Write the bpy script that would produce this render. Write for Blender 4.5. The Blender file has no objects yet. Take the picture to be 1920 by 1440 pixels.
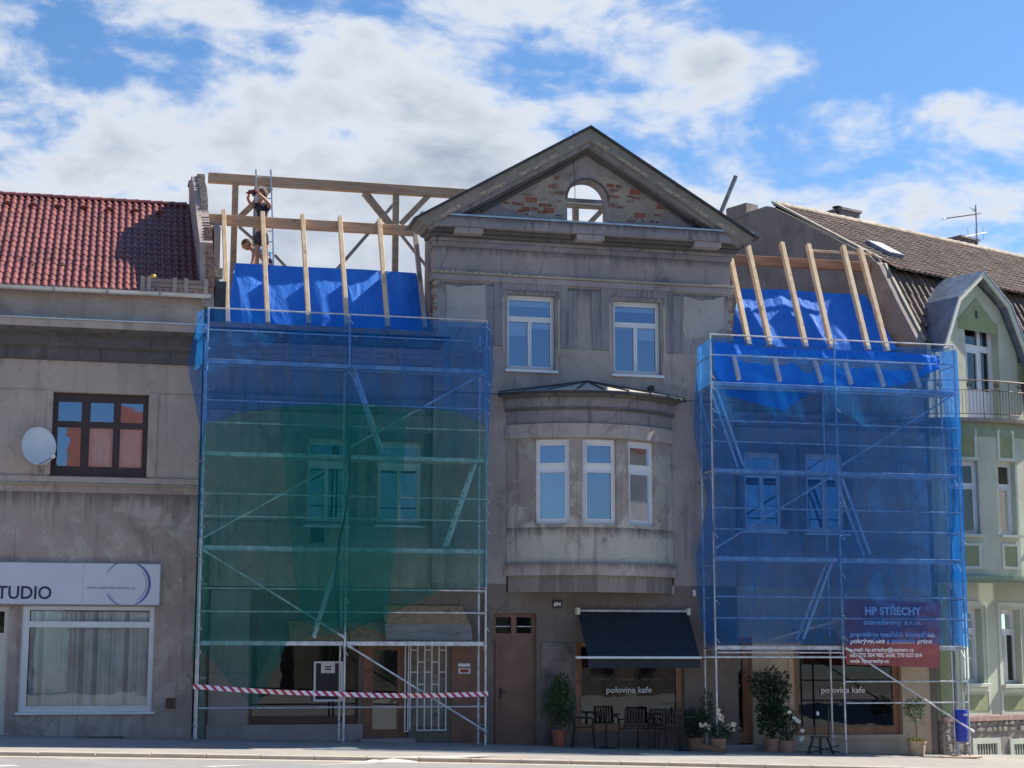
import bpy, bmesh, math, random
from mathutils import Vector, Matrix, noise
R = math.radians
rnd = random.Random(7)
S = bpy.context.scene
COL = S.collection

# ------------------------------------------------------------------ camera
FPX, YAW, PITCH, ROLL = 3200.0, 0.2317, 0.1599, 0.000587
CAM = Vector((-1.9126, -36.6109, 1.62696))
fw = Vector((math.sin(YAW)*math.cos(PITCH), math.cos(YAW)*math.cos(PITCH), math.sin(PITCH)))
rt0 = Vector((math.cos(YAW), -math.sin(YAW), 0)); up0 = rt0.cross(fw)
rt = rt0*math.cos(ROLL)+up0*math.sin(ROLL); up = up0*math.cos(ROLL)-rt0*math.sin(ROLL)
cd = bpy.data.cameras.new('camera'); cam = bpy.data.objects.new('camera', cd); COL.objects.link(cam)
cd.sensor_width = 36; cd.lens = FPX/1920*36; cd.clip_start = .5; cd.clip_end = 2000
cam.matrix_world = Matrix(((rt.x, up.x, -fw.x, CAM.x), (rt.y, up.y, -fw.y, CAM.y), (rt.z, up.z, -fw.z, CAM.z), (0, 0, 0, 1)))
S.camera = cam

# ------------------------------------------------------------------ sun, sky, exposure
SUN_EL, SUN_B = R(44), R(10.5)            # elevation, angle behind the facade plane (sun to the right)
sdir = Vector((math.cos(SUN_EL)*math.cos(SUN_B), math.cos(SUN_EL)*math.sin(SUN_B), math.sin(SUN_EL)))
sl = bpy.data.lights.new('sun', 'SUN'); sl.energy = 5.0; sl.angle = R(.53); sl.color = (1, .93, .82)
so = bpy.data.objects.new('sun', sl); COL.objects.link(so)
so.rotation_euler = (-sdir).to_track_quat('-Z', 'Y').to_euler()
S.view_settings.view_transform = 'Standard'; S.view_settings.look = 'None'
S.view_settings.gamma = 1; S.view_settings.use_curve_mapping = False
S.view_settings.exposure = 0.92

wd = bpy.data.worlds.new('World'); S.world = wd; wd.use_nodes = True
def make_world():
    nt = wd.node_tree; N = nt.nodes; L = nt.links; N.clear()
    out = N.new('ShaderNodeOutputWorld'); bg = N.new('ShaderNodeBackground'); bg.inputs[1].default_value = .11
    sky = N.new('ShaderNodeTexSky'); sky.sky_type = 'NISHITA'; sky.sun_disc = False
    sky.sun_elevation = SUN_EL; sky.sun_rotation = R(90)-SUN_B; sky.altitude = 200
    sky.air_density = 1.0; sky.dust_density = .6; sky.ozone_density = 2.2
    def math_(op, a, b=None, c=None, clamp=False):
        m = N.new('ShaderNodeMath'); m.operation = op; m.use_clamp = clamp
        for i, x in enumerate((a, b, c)):
            if x is None: continue
            if isinstance(x, (int, float)): m.inputs[i].default_value = x
            else: L.new(x, m.inputs[i])
        return m.outputs[0]
    tc = N.new('ShaderNodeTexCoord'); dirv = tc.outputs['Generated']
    sep = N.new('ShaderNodeSeparateXYZ'); L.new(dirv, sep.inputs[0])
    zz = math_('MAXIMUM', sep.outputs[2], .02)
    mp = N.new('ShaderNodeMapping'); mp.inputs['Scale'].default_value = (1, 1, 1.9); L.new(dirv, mp.inputs[0])
    mp.inputs['Location'].default_value = (12.4, .6, 3.3)
    def noi(scale, det, rough, vec, dist=0):
        n = N.new('ShaderNodeTexNoise'); n.inputs['Scale'].default_value = scale
        n.inputs['Detail'].default_value = det; n.inputs['Roughness'].default_value = rough
        n.inputs['Distortion'].default_value = dist; L.new(vec, n.inputs['Vector']); return n.outputs[0]
    big0 = noi(3.2, 3, .5, mp.outputs[0], .2); mid = noi(9.5, 8, .56, mp.outputs[0], .35)
    big = math_('ADD', math_('MULTIPLY', big0, .62), math_('MULTIPLY', mid, .62)); big = math_('SUBTRACT', big, .12)
    fine = noi(22, 6, .6, mp.outputs[0], .2)
    # a cloud bank that thins out towards the right of the street and upwards
    dot = N.new('ShaderNodeVectorMath'); dot.operation = 'DOT_PRODUCT'
    L.new(dirv, dot.inputs[0]); dot.inputs[1].default_value = (math.cos(YAW), -math.sin(YAW), 0)
    t = math_('ADD', math_('MULTIPLY', dot.outputs['Value'], .40), math_('MULTIPLY', math_('SUBTRACT', sep.outputs[2], .368), 1.35))
    dot2 = N.new('ShaderNodeVectorMath'); dot2.operation = 'DOT_PRODUCT'; L.new(dirv, dot2.inputs[0]); dot2.inputs[1].default_value = (math.sin(YAW), math.cos(YAW), 0)
    t = math_('ADD', t, math_('MULTIPLY', math_('SUBTRACT', 1, dot2.outputs['Value']), .30))
    t = math_('MINIMUM', math_('MAXIMUM', t, -.10), .40)
    d = math_('SUBTRACT', math_('ADD', big, math_('MULTIPLY', math_('SUBTRACT', fine, .5), .26)), t)
    mr = N.new('ShaderNodeMapRange'); mr.interpolation_type = 'SMOOTHSTEP'
    mr.inputs[1].default_value = .445; mr.inputs[2].default_value = .575; L.new(d, mr.inputs[0])
    cov = math_('MULTIPLY', mr.outputs[0], .97)
    # thickness shading: thin parts bright, thick bases grey blue
    mr2 = N.new('ShaderNodeMapRange'); mr2.inputs[1].default_value = .53; mr2.inputs[2].default_value = .74; L.new(d, mr2.inputs[0])
    sh = noi(9, 6, .55, mp.outputs[0], .1)
    k = math_('MULTIPLY', mr2.outputs[0], math_('MULTIPLY', sh, 1.8), clamp=True)
    cr = N.new('ShaderNodeMix'); cr.data_type = 'RGBA'; L.new(k, cr.inputs[0])
    cr.inputs[6].default_value = (3.95, 4.15, 4.45, 1); cr.inputs[7].default_value = (1.85, 2.15, 2.7, 1)
    # the sky itself a little deeper
    mul = N.new('ShaderNodeMix'); mul.data_type = 'RGBA'; mul.blend_type = 'MULTIPLY'; mul.inputs[0].default_value = 1
    L.new(sky.outputs[0], mul.inputs[6]); mul.inputs[7].default_value = (.46, .64, .80, 1)
    mx = N.new('ShaderNodeMix'); mx.data_type = 'RGBA'; L.new(cov, mx.inputs[0])
    L.new(mul.outputs[2], mx.inputs[6]); L.new(cr.outputs[2], mx.inputs[7])
    L.new(mx.outputs[2], bg.inputs[0]); L.new(bg.outputs[0], out.inputs[0])
make_world()

# ------------------------------------------------------------------ photograph measurements -> world points on known planes
def ray(px, py): return fw + rt*((px-960)/FPX) - up*((py-720)/FPX)
def W(px, py, Y):
    d = ray(px, py); t = (Y-CAM.y)/d.y; return CAM+d*t
GA = R(23); G0 = Vector((17.42, 1.1, 0)); GU = Vector((math.cos(GA), math.sin(GA), 0)); GV = Vector((-math.sin(GA), math.cos(GA), 0))
GM = Matrix.Translation(G0) @ Matrix.Rotation(GA, 4, 'Z')
def WG(px, py, v):                      # point in the green house's own frame (u, v, z)
    d = ray(px, py); t = (v-(CAM-G0).dot(GV))/d.dot(GV); q = CAM+d*t-G0
    return Vector((q.dot(GU), v, q.z))
def rect(x0, y0, x1, y1, Y):
    xm, ym = (x0+x1)/2, (y0+y1)/2
    return W(x0, ym, Y).x, W(x1, ym, Y).x, W(xm, y1, Y).z, W(xm, y0, Y).z
def rectg(x0, y0, x1, y1, v):
    xm, ym = (x0+x1)/2, (y0+y1)/2
    return WG(x0, ym, v).x, WG(x1, ym, v).x, WG(xm, y1, v).z, WG(xm, y0, v).z
def gx(X):
    X = max(-30, min(30, X)); return -.03-.0265*X-.0003*X*X
KERB_Y = -3.85
def gz(X, Y):
    if Y > KERB_Y: return gx(X)+.02*(min(Y, 1.3)-1.1)
    b = gx(X)+.02*(KERB_Y-1.1)-.06
    t = max(0, min(1, (-Y-6)/14)); return b*(1-t)+(-.38)*t

# ------------------------------------------------------------------ mesh helpers
class MB:
    def __init__(s, M=None): s.v = []; s.f = []; s.M = M; s.smooth = False
    def add(s, vs, fs, M=None):
        b = len(s.v); A = s.M if M is None else M
        for p in vs:
            p = Vector(p); s.v.append(A @ p if A is not None else p)
        for f in fs: s.f.append([b+i for i in f])
    def quad(s, a, b, c, d): s.add([a, b, c, d], [(0, 1, 2, 3)])
    def box(s, x0, x1, y0, y1, z0, z1, M=None):
        s.add([(x0, y0, z0), (x1, y0, z0), (x1, y1, z0), (x0, y1, z0), (x0, y0, z1), (x1, y0, z1), (x1, y1, z1), (x0, y1, z1)],
              [(0, 3, 2, 1), (4, 5, 6, 7), (0, 1, 5, 4), (1, 2, 6, 5), (2, 3, 7, 6), (3, 0, 4, 7)], M)
    def beam(s, a, b, w, h, ref=(0, 1, 0), off=0):
        a = Vector(a); b = Vector(b); d = (b-a).normalized(); r = Vector(ref)
        u = (r-d*r.dot(d)).normalized(); v = d.cross(u)
        # w across (v), h along ref (u)
        c = [(-w/2, -h/2), (w/2, -h/2), (w/2, h/2), (-w/2, h/2)]
        s.add([a+v*x+u*y for x, y in c]+[b+v*x+u*y for x, y in c],
              [(0, 1, 2, 3), (7, 6, 5, 4), (0, 4, 5, 1), (1, 5, 6, 2), (2, 6, 7, 3), (3, 7, 4, 0)])
    def tube(s, a, b, r, n=8, r2=None, cap=True):
        a = Vector(a); b = Vector(b); d = (b-a).normalized(); q = Vector((0, 0, 1)) if abs(d.z) < .9 else Vector((1, 0, 0))
        u = d.cross(q).normalized(); v = d.cross(u); r2 = r if r2 is None else r2
        vs = [a+(u*math.cos(2*math.pi*i/n)+v*math.sin(2*math.pi*i/n))*r for i in range(n)]
        vs += [b+(u*math.cos(2*math.pi*i/n)+v*math.sin(2*math.pi*i/n))*r2 for i in range(n)]
        fs = [(i, (i+1) % n, n+(i+1) % n, n+i) for i in range(n)]
        if cap: fs += [tuple(range(n))[::-1], tuple(range(n, 2*n))]
        s.add(vs, fs); s.smooth = True
    def path(s, pts, r, n=6):
        for a, b in zip(pts, pts[1:]): s.tube(a, b, r, n)
    def lathe(s, prof, c, n=16, M=None):
        c = Vector(c); vs = []
        for r, z in prof: vs += [c+Vector((r*math.cos(2*math.pi*i/n), r*math.sin(2*math.pi*i/n), z)) for i in range(n)]
        fs = [(k*n+i, k*n+(i+1) % n, (k+1)*n+(i+1) % n, (k+1)*n+i) for k in range(len(prof)-1) for i in range(n)]
        fs += [tuple(range(n))[::-1], tuple(range((len(prof)-1)*n, len(prof)*n))]
        s.add(vs, fs, M); s.smooth = True
    def prism(s, poly, y0, y1):          # polygon in XZ, extruded along Y
        n = len(poly); vs = [(x, y0, z) for x, z in poly]+[(x, y1, z) for x, z in poly]
        fs = [tuple(range(n)), tuple(range(n, 2*n))[::-1]]+[(i, n+i, n+(i+1) % n, (i+1) % n) for i in range(n)]
        s.add(vs, fs)
    def extr(s, prof, x0, x1):           # profile in YZ, extruded along X
        n = len(prof); vs = [(x0, y, z) for y, z in prof]+[(x1, y, z) for y, z in prof]
        fs = [tuple(range(n))[::-1], tuple(range(n, 2*n))]+[(i, (i+1) % n, n+(i+1) % n, n+i) for i in range(n)]
        s.add(vs, fs)
    def grid(s, fn, nu, nv):
        vs = [fn(i/nu, j/nv) for j in range(nv+1) for i in range(nu+1)]
        fs = [(j*(nu+1)+i, j*(nu+1)+i+1, (j+1)*(nu+1)+i+1, (j+1)*(nu+1)+i) for j in range(nv) for i in range(nu)]
        s.add(vs, fs); s.smooth = True
    def wall(s, x0, x1, z0, z1, yf, yb, holes=()):
        xs = sorted({x0, x1, *[h[0] for h in holes], *[h[1] for h in holes]}); zs = sorted({z0, z1, *[h[2] for h in holes], *[h[3] for h in holes]})
        xs = [x for x in xs if x0 <= x <= x1]; zs = [z for z in zs if z0 <= z <= z1]
        def solid(i, j):
            if i < 0 or j < 0 or i >= len(xs)-1 or j >= len(zs)-1: return False
            cx, cz = (xs[i]+xs[i+1])/2, (zs[j]+zs[j+1])/2
            return not any(h[0] < cx < h[1] and h[2] < cz < h[3] for h in holes)
        for i in range(len(xs)-1):
            for j in range(len(zs)-1):
                if not solid(i, j): continue
                a, b, c, d = xs[i], xs[i+1], zs[j], zs[j+1]
                s.quad((a, yf, c), (b, yf, c), (b, yf, d), (a, yf, d)); s.quad((b, yb, c), (a, yb, c), (a, yb, d), (b, yb, d))
                if not solid(i-1, j): s.quad((a, yb, c), (a, yf, c), (a, yf, d), (a, yb, d))
                if not solid(i+1, j): s.quad((b, yf, c), (b, yb, c), (b, yb, d), (b, yf, d))
                if not solid(i, j-1): s.quad((a, yb, c), (b, yb, c), (b, yf, c), (a, yf, c))
                if not solid(i, j+1): s.quad((a, yf, d), (b, yf, d), (b, yb, d), (a, yb, d))
    def build(s, name, mat, parent=None, **k): return link(name, s.v, s.f, mat, parent, s.smooth, **k)

WLD = {}
def link(name, vs, fs, mat, parent=None, smooth=False, weld=False, bevel=0, **props):
    lo = Vector((min(v.x for v in vs), min(v.y for v in vs), min(v.z for v in vs)))
    hi = Vector((max(v.x for v in vs), max(v.y for v in vs), max(v.z for v in vs)))
    c = (lo+hi)/2; c.z = lo.z
    me = bpy.data.meshes.new(name); me.from_pydata([v-c for v in vs], [], fs); me.update()
    bm = bmesh.new(); bm.from_mesh(me)
    if weld or smooth: bmesh.ops.remove_doubles(bm, verts=bm.verts, dist=.0005)
    bmesh.ops.recalc_face_normals(bm, faces=bm.faces) if not props.get('openmesh') else None
    bm.to_mesh(me); bm.free(); props.pop('openmesh', None)
    if smooth:
        me.shade_smooth(); me.set_sharp_from_angle(angle=R(40))
    me.materials.append(mat)
    o = bpy.data.objects.new(name, me); COL.objects.link(o)
    place(o, Matrix.Translation(c), parent)
    if bevel:
        b = o.modifiers.new('bevel', 'BEVEL'); b.width = bevel; b.segments = 1; b.limit_method = 'ANGLE'
    for k, v in props.items(): o[k] = v
    return o
def place(o, M, parent=None):
    if parent is not None:
        o.parent = parent; o.matrix_basis = WLD[parent.name].inverted() @ M
    else: o.matrix_basis = M
    WLD[o.name] = M
def thing(name, label, cat, loc=(0, 0, 0), group=None, M=None):
    o = bpy.data.objects.new(name, None); COL.objects.link(o); o.empty_display_size = .2
    place(o, M if M is not None else Matrix.Translation(Vector(loc)))
    o['label'] = label; o['category'] = cat
    if group: o['group'] = group
    return o
def tag(o, label, cat, group=None):
    o['label'] = label; o['category'] = cat
    if group: o['group'] = group
    return o
def dup(o, M, label=None, parent=None):
    c = o.copy(); COL.objects.link(c)
    old = WLD[o.name]
    def rec(src, dst):
        for ch in [x for x in src.children]:
            if ch is dst: continue
            d = ch.copy(); COL.objects.link(d); d.parent = dst; d.matrix_basis = ch.matrix_basis
            WLD[d.name] = WLD[dst.name] @ ch.matrix_basis; rec(ch, d)
    place(c, M, parent)
    if label: c['label'] = label
    rec(o, c); return c

# ------------------------------------------------------------------ materials
def newmat(name):
    m = bpy.data.materials.new(name); m.use_nodes = True; nt = m.node_tree
    return m, nt, nt.nodes['Principled BSDF']
def ramp(nt, fac, stops):
    r = nt.nodes.new('ShaderNodeValToRGB'); e = r.color_ramp.elements
    while len(e) < len(stops): e.new(.5)
    for k, (p, c) in zip(e, stops): k.position = p; k.color = (*c, 1) if len(c) == 3 else c
    nt.links.new(fac, r.inputs[0]); return r.outputs[0]
def ntex(nt, scale, det=5, rough=.55, vec=None, vscale=None, dist=0):
    n = nt.nodes.new('ShaderNodeTexNoise'); n.inputs['Scale'].default_value = scale
    n.inputs['Detail'].default_value = det; n.inputs['Roughness'].default_value = rough; n.inputs['Distortion'].default_value = dist
    g = nt.nodes.new('ShaderNodeNewGeometry'); v = vec or g.outputs['Position']
    if vscale:
        mp = nt.nodes.new('ShaderNodeMapping'); mp.inputs['Scale'].default_value = vscale; nt.links.new(v, mp.inputs[0]); v = mp.outputs[0]
    nt.links.new(v, n.inputs['Vector']); return n.outputs[0]
def mixc(nt, fac, a, b, mode='MIX'):
    m = nt.nodes.new('ShaderNodeMix'); m.data_type = 'RGBA'; m.blend_type = mode
    for s, x in ((0, fac), (6, a), (7, b)):
        if isinstance(x, (int, float)): m.inputs[s].default_value = x
        elif isinstance(x, tuple): m.inputs[s].default_value = (*x, 1) if len(x) == 3 else x
        else: nt.links.new(x, m.inputs[s])
    return m.outputs[2]
def maprange(nt, x, a, b, c=0, d=1):
    m = nt.nodes.new('ShaderNodeMapRange'); m.interpolation_type = 'SMOOTHSTEP'; nt.links.new(x, m.inputs[0])
    for i, v in enumerate((a, b, c, d)): m.inputs[i+1].default_value = v
    return m.outputs[0]
def bump(nt, p, h, strength=.3, dist=.02):
    b = nt.nodes.new('ShaderNodeBump'); b.inputs['Strength'].default_value = strength; b.inputs['Distance'].default_value = dist
    nt.links.new(h, b.inputs['Height']); nt.links.new(b.outputs[0], p.inputs['Normal'])
def render_plaster(name, c, dark, light, streak=.5, bmp=.35, patch=.5, drips=(), pale_below=None, blocks=0):
    m, nt, p = newmat(name)
    big = ntex(nt, .55, 4, .6, vscale=(1, 1, 1.2)); med = ntex(nt, 2.6, 8, .68, dist=.6); fine = ntex(nt, 38, 4, .7)
    st = ntex(nt, 1.0, 6, .6, vscale=(5.5, 5.5, .35))
    g = nt.nodes.new('ShaderNodeNewGeometry'); sp = nt.nodes.new('ShaderNodeSeparateXYZ'); nt.links.new(g.outputs['Position'], sp.inputs[0])
    def ma(op, a, b, cl=False):
        k = nt.nodes.new('ShaderNodeMath'); k.operation = op; k.use_clamp = cl
        for i, x in enumerate((a, b)):
            if isinstance(x, (int, float)): k.inputs[i].default_value = x
            else: nt.links.new(x, k.inputs[i])
        return k.outputs[0]
    col = mixc(nt, maprange(nt, big, .38, .66), c, tuple(x*.84 for x in c))
    col = mixc(nt, maprange(nt, med, .5, .72, 0, patch), col, light)
    if pale_below is not None:            # a limewash worn off in an irregular edge
        zz = ma('ADD', sp.outputs[2], ma('MULTIPLY', ma('SUBTRACT', ntex(nt, 1.1, 7, .65, dist=.8), .5), 5.5))
        col = mixc(nt, maprange(nt, zz, pale_below+.12, pale_below-.12, 0, .8), col, light)
    bp_ = ntex(nt, .75, 6, .62, vscale=(1, 1, .9), dist=.9); col = mixc(nt, maprange(nt, bp_, .545, .57, 0, patch*.8), col, tuple(x*.92 for x in light))
    med2 = ntex(nt, 1.3, 7, .7, vscale=(1.3, 1, .8), dist=1.2)
    col = mixc(nt, maprange(nt, med2, .52, .72, 0, .6), col, dark)
    col = mixc(nt, maprange(nt, st, .53, .66, 0, streak), col, dark)
    if blocks:
        bl = ntex(nt, 1.0, 2, .4, vscale=(2.2, 2.2, .05)); col = mixc(nt, maprange(nt, bl, .5, .53, 0, blocks), col, dark)
        s3 = ntex(nt, 1.0, 4, .6, vscale=(22, 22, 1.2)); col = mixc(nt, maprange(nt, s3, .55, .66, 0, blocks), col, tuple(x*.45 for x in dark))
    for zt, ln in drips:                   # dirt washed down below ledges
        s2 = ntex(nt, 1.0, 5, .65, vscale=(9, 9, .5))
        k = ma('MULTIPLY', ma('GREATER_THAN', zt, sp.outputs[2]), maprange(nt, ma('ADD', sp.outputs[2], ma('MULTIPLY', s2, -ln*1.6)), zt-ln*1.6, zt-ln*.6), True)
        col = mixc(nt, ma('MULTIPLY', k, .8), col, tuple(x*.55 for x in dark))
    vo = nt.nodes.new('ShaderNodeTexVoronoi'); vo.feature = 'DISTANCE_TO_EDGE'; vo.inputs['Scale'].default_value = .55
    dv = nt.nodes.new('ShaderNodeMix'); dv.data_type = 'VECTOR'; dv.inputs[0].default_value = .12
    nn = nt.nodes.new('ShaderNodeTexNoise'); nn.inputs['Scale'].default_value = 3; nn.inputs['Detail'].default_value = 5; nt.links.new(g.outputs['Position'], nn.inputs['Vector'])
    nt.links.new(g.outputs['Position'], dv.inputs[4]); nt.links.new(nn.outputs[1], dv.inputs[5]); nt.links.new(dv.outputs[1], vo.inputs['Vector'])
    ck = ma('MULTIPLY', maprange(nt, vo.outputs[0], .003, .009, 1, 0), maprange(nt, ntex(nt, .5, 3, .5), .52, .6))
    col = mixc(nt, ma('MULTIPLY', ck, .33), col, tuple(x*.4 for x in dark))
    col = mixc(nt, maprange(nt, fine, .3, .8, 0, .35), col, tuple(x*.72 for x in c))
    nt.links.new(col, p.inputs['Base Color']); p.inputs['Roughness'].default_value = .93
    b2 = ntex(nt, 90, 3, .6)
    hh = nt.nodes.new('ShaderNodeMath'); hh.operation = 'ADD'; nt.links.new(fine, hh.inputs[0]); nt.links.new(b2, hh.inputs[1])
    bump(nt, p, hh.outputs[0], bmp, .03); return m
def simple(name, c, rough=.6, metal=0, var=.25, scale=8, bmp=0, bscale=40, spec=.5):
    m, nt, p = newmat(name); n = ntex(nt, scale, 6, .6)
    nt.links.new(mixc(nt, maprange(nt, n, .3, .7), tuple(x*(1+var*.5) for x in c), tuple(x*(1-var) for x in c)), p.inputs['Base Color'])
    p.inputs['Roughness'].default_value = rough; p.inputs['Metallic'].default_value = metal; p.inputs['Specular IOR Level'].default_value = spec
    if bmp: bump(nt, p, ntex(nt, bscale, 4, .6), bmp, .02)
    return m
def wood(name, c, c2, vs=(3, 3, 30), rough=.7):
    m, nt, p = newmat(name); oi = nt.nodes.new('ShaderNodeObjectInfo'); tc = nt.nodes.new('ShaderNodeTexCoord')
    add = nt.nodes.new('ShaderNodeVectorMath'); nt.links.new(tc.outputs['Object'], add.inputs[0])
    cmb = nt.nodes.new('ShaderNodeCombineXYZ'); mm = nt.nodes.new('ShaderNodeMath'); mm.operation = 'MULTIPLY'; mm.inputs[1].default_value = 37
    nt.links.new(oi.outputs['Random'], mm.inputs[0]); nt.links.new(mm.outputs[0], cmb.inputs[0]); nt.links.new(mm.outputs[0], cmb.inputs[1])
    nt.links.new(cmb.outputs[0], add.inputs[1])
    g = ntex(nt, 1, 6, .6, vec=add.outputs[0], vscale=vs, dist=.8); k = ntex(nt, 3.2, 2, .5, vec=add.outputs[0])
    col = mixc(nt, maprange(nt, g, .35, .68), c, c2)
    col = mixc(nt, maprange(nt, k, .66, .72, 0, .7), col, tuple(x*.45 for x in c2))
    col = mixc(nt, oi.outputs['Random'], col, tuple(x*.8 for x in c), 'MIX') if False else col
    nt.links.new(col, p.inputs['Base Color']); p.inputs['Roughness'].default_value = rough
    bump(nt, p, g, .15, .01); return m
def glassmat(name, refl=.3, tint=(.75, .8, .82), wob=.004, gtint=(.9, .95, 1)):
    m, nt, p = newmat(name); nt.nodes.remove(p); out = nt.nodes['Material Output']
    tr = nt.nodes.new('ShaderNodeBsdfTransparent'); tr.inputs[0].default_value = (*tint, 1)
    gl = nt.nodes.new('ShaderNodeBsdfGlossy'); gl.inputs['Roughness'].default_value = .015; gl.inputs[0].default_value = (*gtint, 1)
    lw = nt.nodes.new('ShaderNodeFresnel'); lw.inputs[0].default_value = 1.6
    ad = nt.nodes.new('ShaderNodeMath'); ad.operation = 'ADD'; ad.use_clamp = True; ad.inputs[1].default_value = refl-.05; nt.links.new(lw.outputs[0], ad.inputs[0])
    b = nt.nodes.new('ShaderNodeBump'); b.inputs['Strength'].default_value = 1; b.inputs['Distance'].default_value = wob
    nt.links.new(ntex(nt, 1.6, 2, .4, vscale=(1, 1, 1.7)), b.inputs['Height']); nt.links.new(b.outputs[0], gl.inputs['Normal'])
    mx = nt.nodes.new('ShaderNodeMixShader'); nt.links.new(ad.outputs[0], mx.inputs[0]); nt.links.new(tr.outputs[0], mx.inputs[1]); nt.links.new(gl.outputs[0], mx.inputs[2])
    nt.links.new(mx.outputs[0], out.inputs[0]); return m
def netmat(name, c, cov=.55, var=.12, tl=.55, tint=(1, 1, 1)):
    m, nt, p = newmat(name); nt.nodes.remove(p); out = nt.nodes['Material Output']
    tr = nt.nodes.new('ShaderNodeBsdfTransparent'); tr.inputs[0].default_value = (*tint, 1)
    df = nt.nodes.new('ShaderNodeBsdfDiffuse'); df.inputs[0].default_value = (*c, 1)
    tn = nt.nodes.new('ShaderNodeBsdfTranslucent'); tn.inputs[0].default_value = (*c, 1)
    a = nt.nodes.new('ShaderNodeMixShader'); a.inputs[0].default_value = tl
    nt.links.new(df.outputs[0], a.inputs[1]); nt.links.new(tn.outputs[0], a.inputs[2])
    n = ntex(nt, 1.4, 7, .62, vscale=(1.9, 1.9, .42), dist=1.1); thr = ntex(nt, 40, 2, .6, vscale=(.08, .08, 1.0)); thr2 = ntex(nt, 40, 2, .6, vscale=(1, 1, .06))
    f = maprange(nt, n, .3, .7, cov-var, cov+var)
    def ma(op, a_, b_):
        k = nt.nodes.new('ShaderNodeMath'); k.operation = op; k.use_clamp = op == 'ADD'
        for i, x in enumerate((a_, b_)):
            if isinstance(x, float): k.inputs[i].default_value = x
            else: nt.links.new(x, k.inputs[i])
        return k.outputs[0]
    w = ma('MULTIPLY', ma('SUBTRACT', ma('MULTIPLY', ma('ADD', thr, thr2), .5), .5), .18)
    f2 = ma('ADD', f, w)
    mx = nt.nodes.new('ShaderNodeMixShader'); nt.links.new(f2, mx.inputs[0]); nt.links.new(tr.outputs[0], mx.inputs[1]); nt.links.new(a.outputs[0], mx.inputs[2])
    nt.links.new(mx.outputs[0], out.inputs[0]); return m

M = {}
M['left_render'] = render_plaster('left_render', (0.473, 0.38, 0.324), (0.181, 0.149, 0.133), (0.62, 0.53, 0.446), .25, .35, .35, drips=((8.2, .35), (5.2, .3)))
M['left_render_low'] = render_plaster('left_render_low', (0.435, 0.341, 0.299), (0.154, 0.123, 0.113), (0.62, 0.555, 0.471), .45, .5, .6, drips=((5.16, .5),))
M['grey_render'] = render_plaster('grey_render', (0.433, 0.369, 0.335), (0.153, 0.129, 0.131), (0.596, 0.512, 0.453), .35, .45, .4)
M['grey_up'] = render_plaster('grey_up', (0.356, 0.315, 0.306), (0.108, 0.101, 0.111), (0.535, 0.465, 0.424), .35, .4, .3, drips=((10.17, .5), (11.0, .25)))
M['cornice'] = render_plaster('cornice', (0.276, 0.255, 0.268), (0.075, 0.07, 0.081), (0.447, 0.41, 0.397), .6, .4, .35, drips=((11.6, .2), (7.7, .5)))
M['cornice_dark'] = render_plaster('cornice_dark', (0.122, 0.11, 0.111), (0.037, 0.034, 0.039), (0.253, 0.218, 0.196), .6, .4, .3)  # darker copy of cornice; on soffits it stands in for shade
M['worn'] = render_plaster('worn', (0.454, 0.401, 0.325), (0.181, 0.167, 0.151), (0.6, 0.575, 0.469), .3, .7, .6)
M['rake'] = render_plaster('rake', (.29, .265, .225), (.12, .115, .105), (.42, .38, .31), .4, .7, .5)
M['patch'] = render_plaster('patch', (0.458, 0.41, 0.385), (0.256, 0.229, 0.23), (0.53, 0.482, 0.447), .1, .3, .3)
M['patch_edge'] = render_plaster('patch_edge', (0.45, 0.413, 0.362), (0.25, 0.237, 0.225), (0.562, 0.512, 0.45), .1, .3, .3)
M['bay_base'] = render_plaster('bay_base', (0.305, 0.274, 0.244), (0.111, 0.099, 0.092), (0.404, 0.357, 0.314), .5, .4, .3, blocks=.45)
M['bay_light'] = render_plaster('bay_light', (0.452, 0.391, 0.348), (0.148, 0.132, 0.127), (0.576, 0.496, 0.444), .5, .4, .5, drips=((3.75, .2),))
M['bay'] = render_plaster('bay', (0.386, 0.325, 0.284), (0.122, 0.107, 0.099), (0.589, 0.562, 0.467), .4, .45, .75, drips=((3.62, .3), (4.55, .35)), pale_below=4.75)
M['brown_base'] = render_plaster('brown_base', (0.186, 0.155, 0.132), (0.068, 0.06, 0.054), (0.288, 0.255, 0.22), .3, .3, .3)
M['dark_tile'] = simple('dark_tile', (.13, .115, .11), .35, 0, .5, 3)
M['cafe_wall'] = render_plaster('cafe_wall', (0.56, 0.454, 0.324), (0.303, 0.25, 0.188), (0.62, 0.574, 0.434), .3, .3, .3)
M['plinth'] = render_plaster('plinth', (0.36, 0.315, 0.293), (0.147, 0.135, 0.135), (0.449, 0.401, 0.373), .3, .5, .3)
M['mortar'] = render_plaster('mortar', (0.54, 0.45, 0.374), (0.3, 0.233, 0.196), (0.6, 0.57, 0.48), .2, .9, .6)
M['brick'] = simple('brick', (.34, .12, .08), .9, 0, .5, 14, .5, 30)
M['brick_pale'] = simple('brick_pale', (.40, .33, .25), .9, 0, .45, 14, .5, 30)
M['brick_dark'] = simple('brick_dark', (.30, .18, .14), .9, 0, .5, 14, .5, 30)
M['rough_grey'] = render_plaster('rough_grey', (0.337, 0.289, 0.277), (0.138, 0.117, 0.118), (0.515, 0.422, 0.397), .3, 1, .5)
M['party_render'] = render_plaster('party_render', (0.446, 0.366, 0.34), (0.211, 0.174, 0.166), (0.564, 0.473, 0.437), .2, .6, .4)
M['old_wood'] = wood('old_wood', (.46, .31, .19), (.33, .21, .125), (3, 3, 9))
M['beam_wood'] = wood('beam_wood', (.52, .335, .21), (.38, .23, .14), (1.2, 9, 9))
M['pink_wood'] = wood('pink_wood', (.46, .235, .14), (.30, .15, .09), (1.2, 9, 9))
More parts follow.
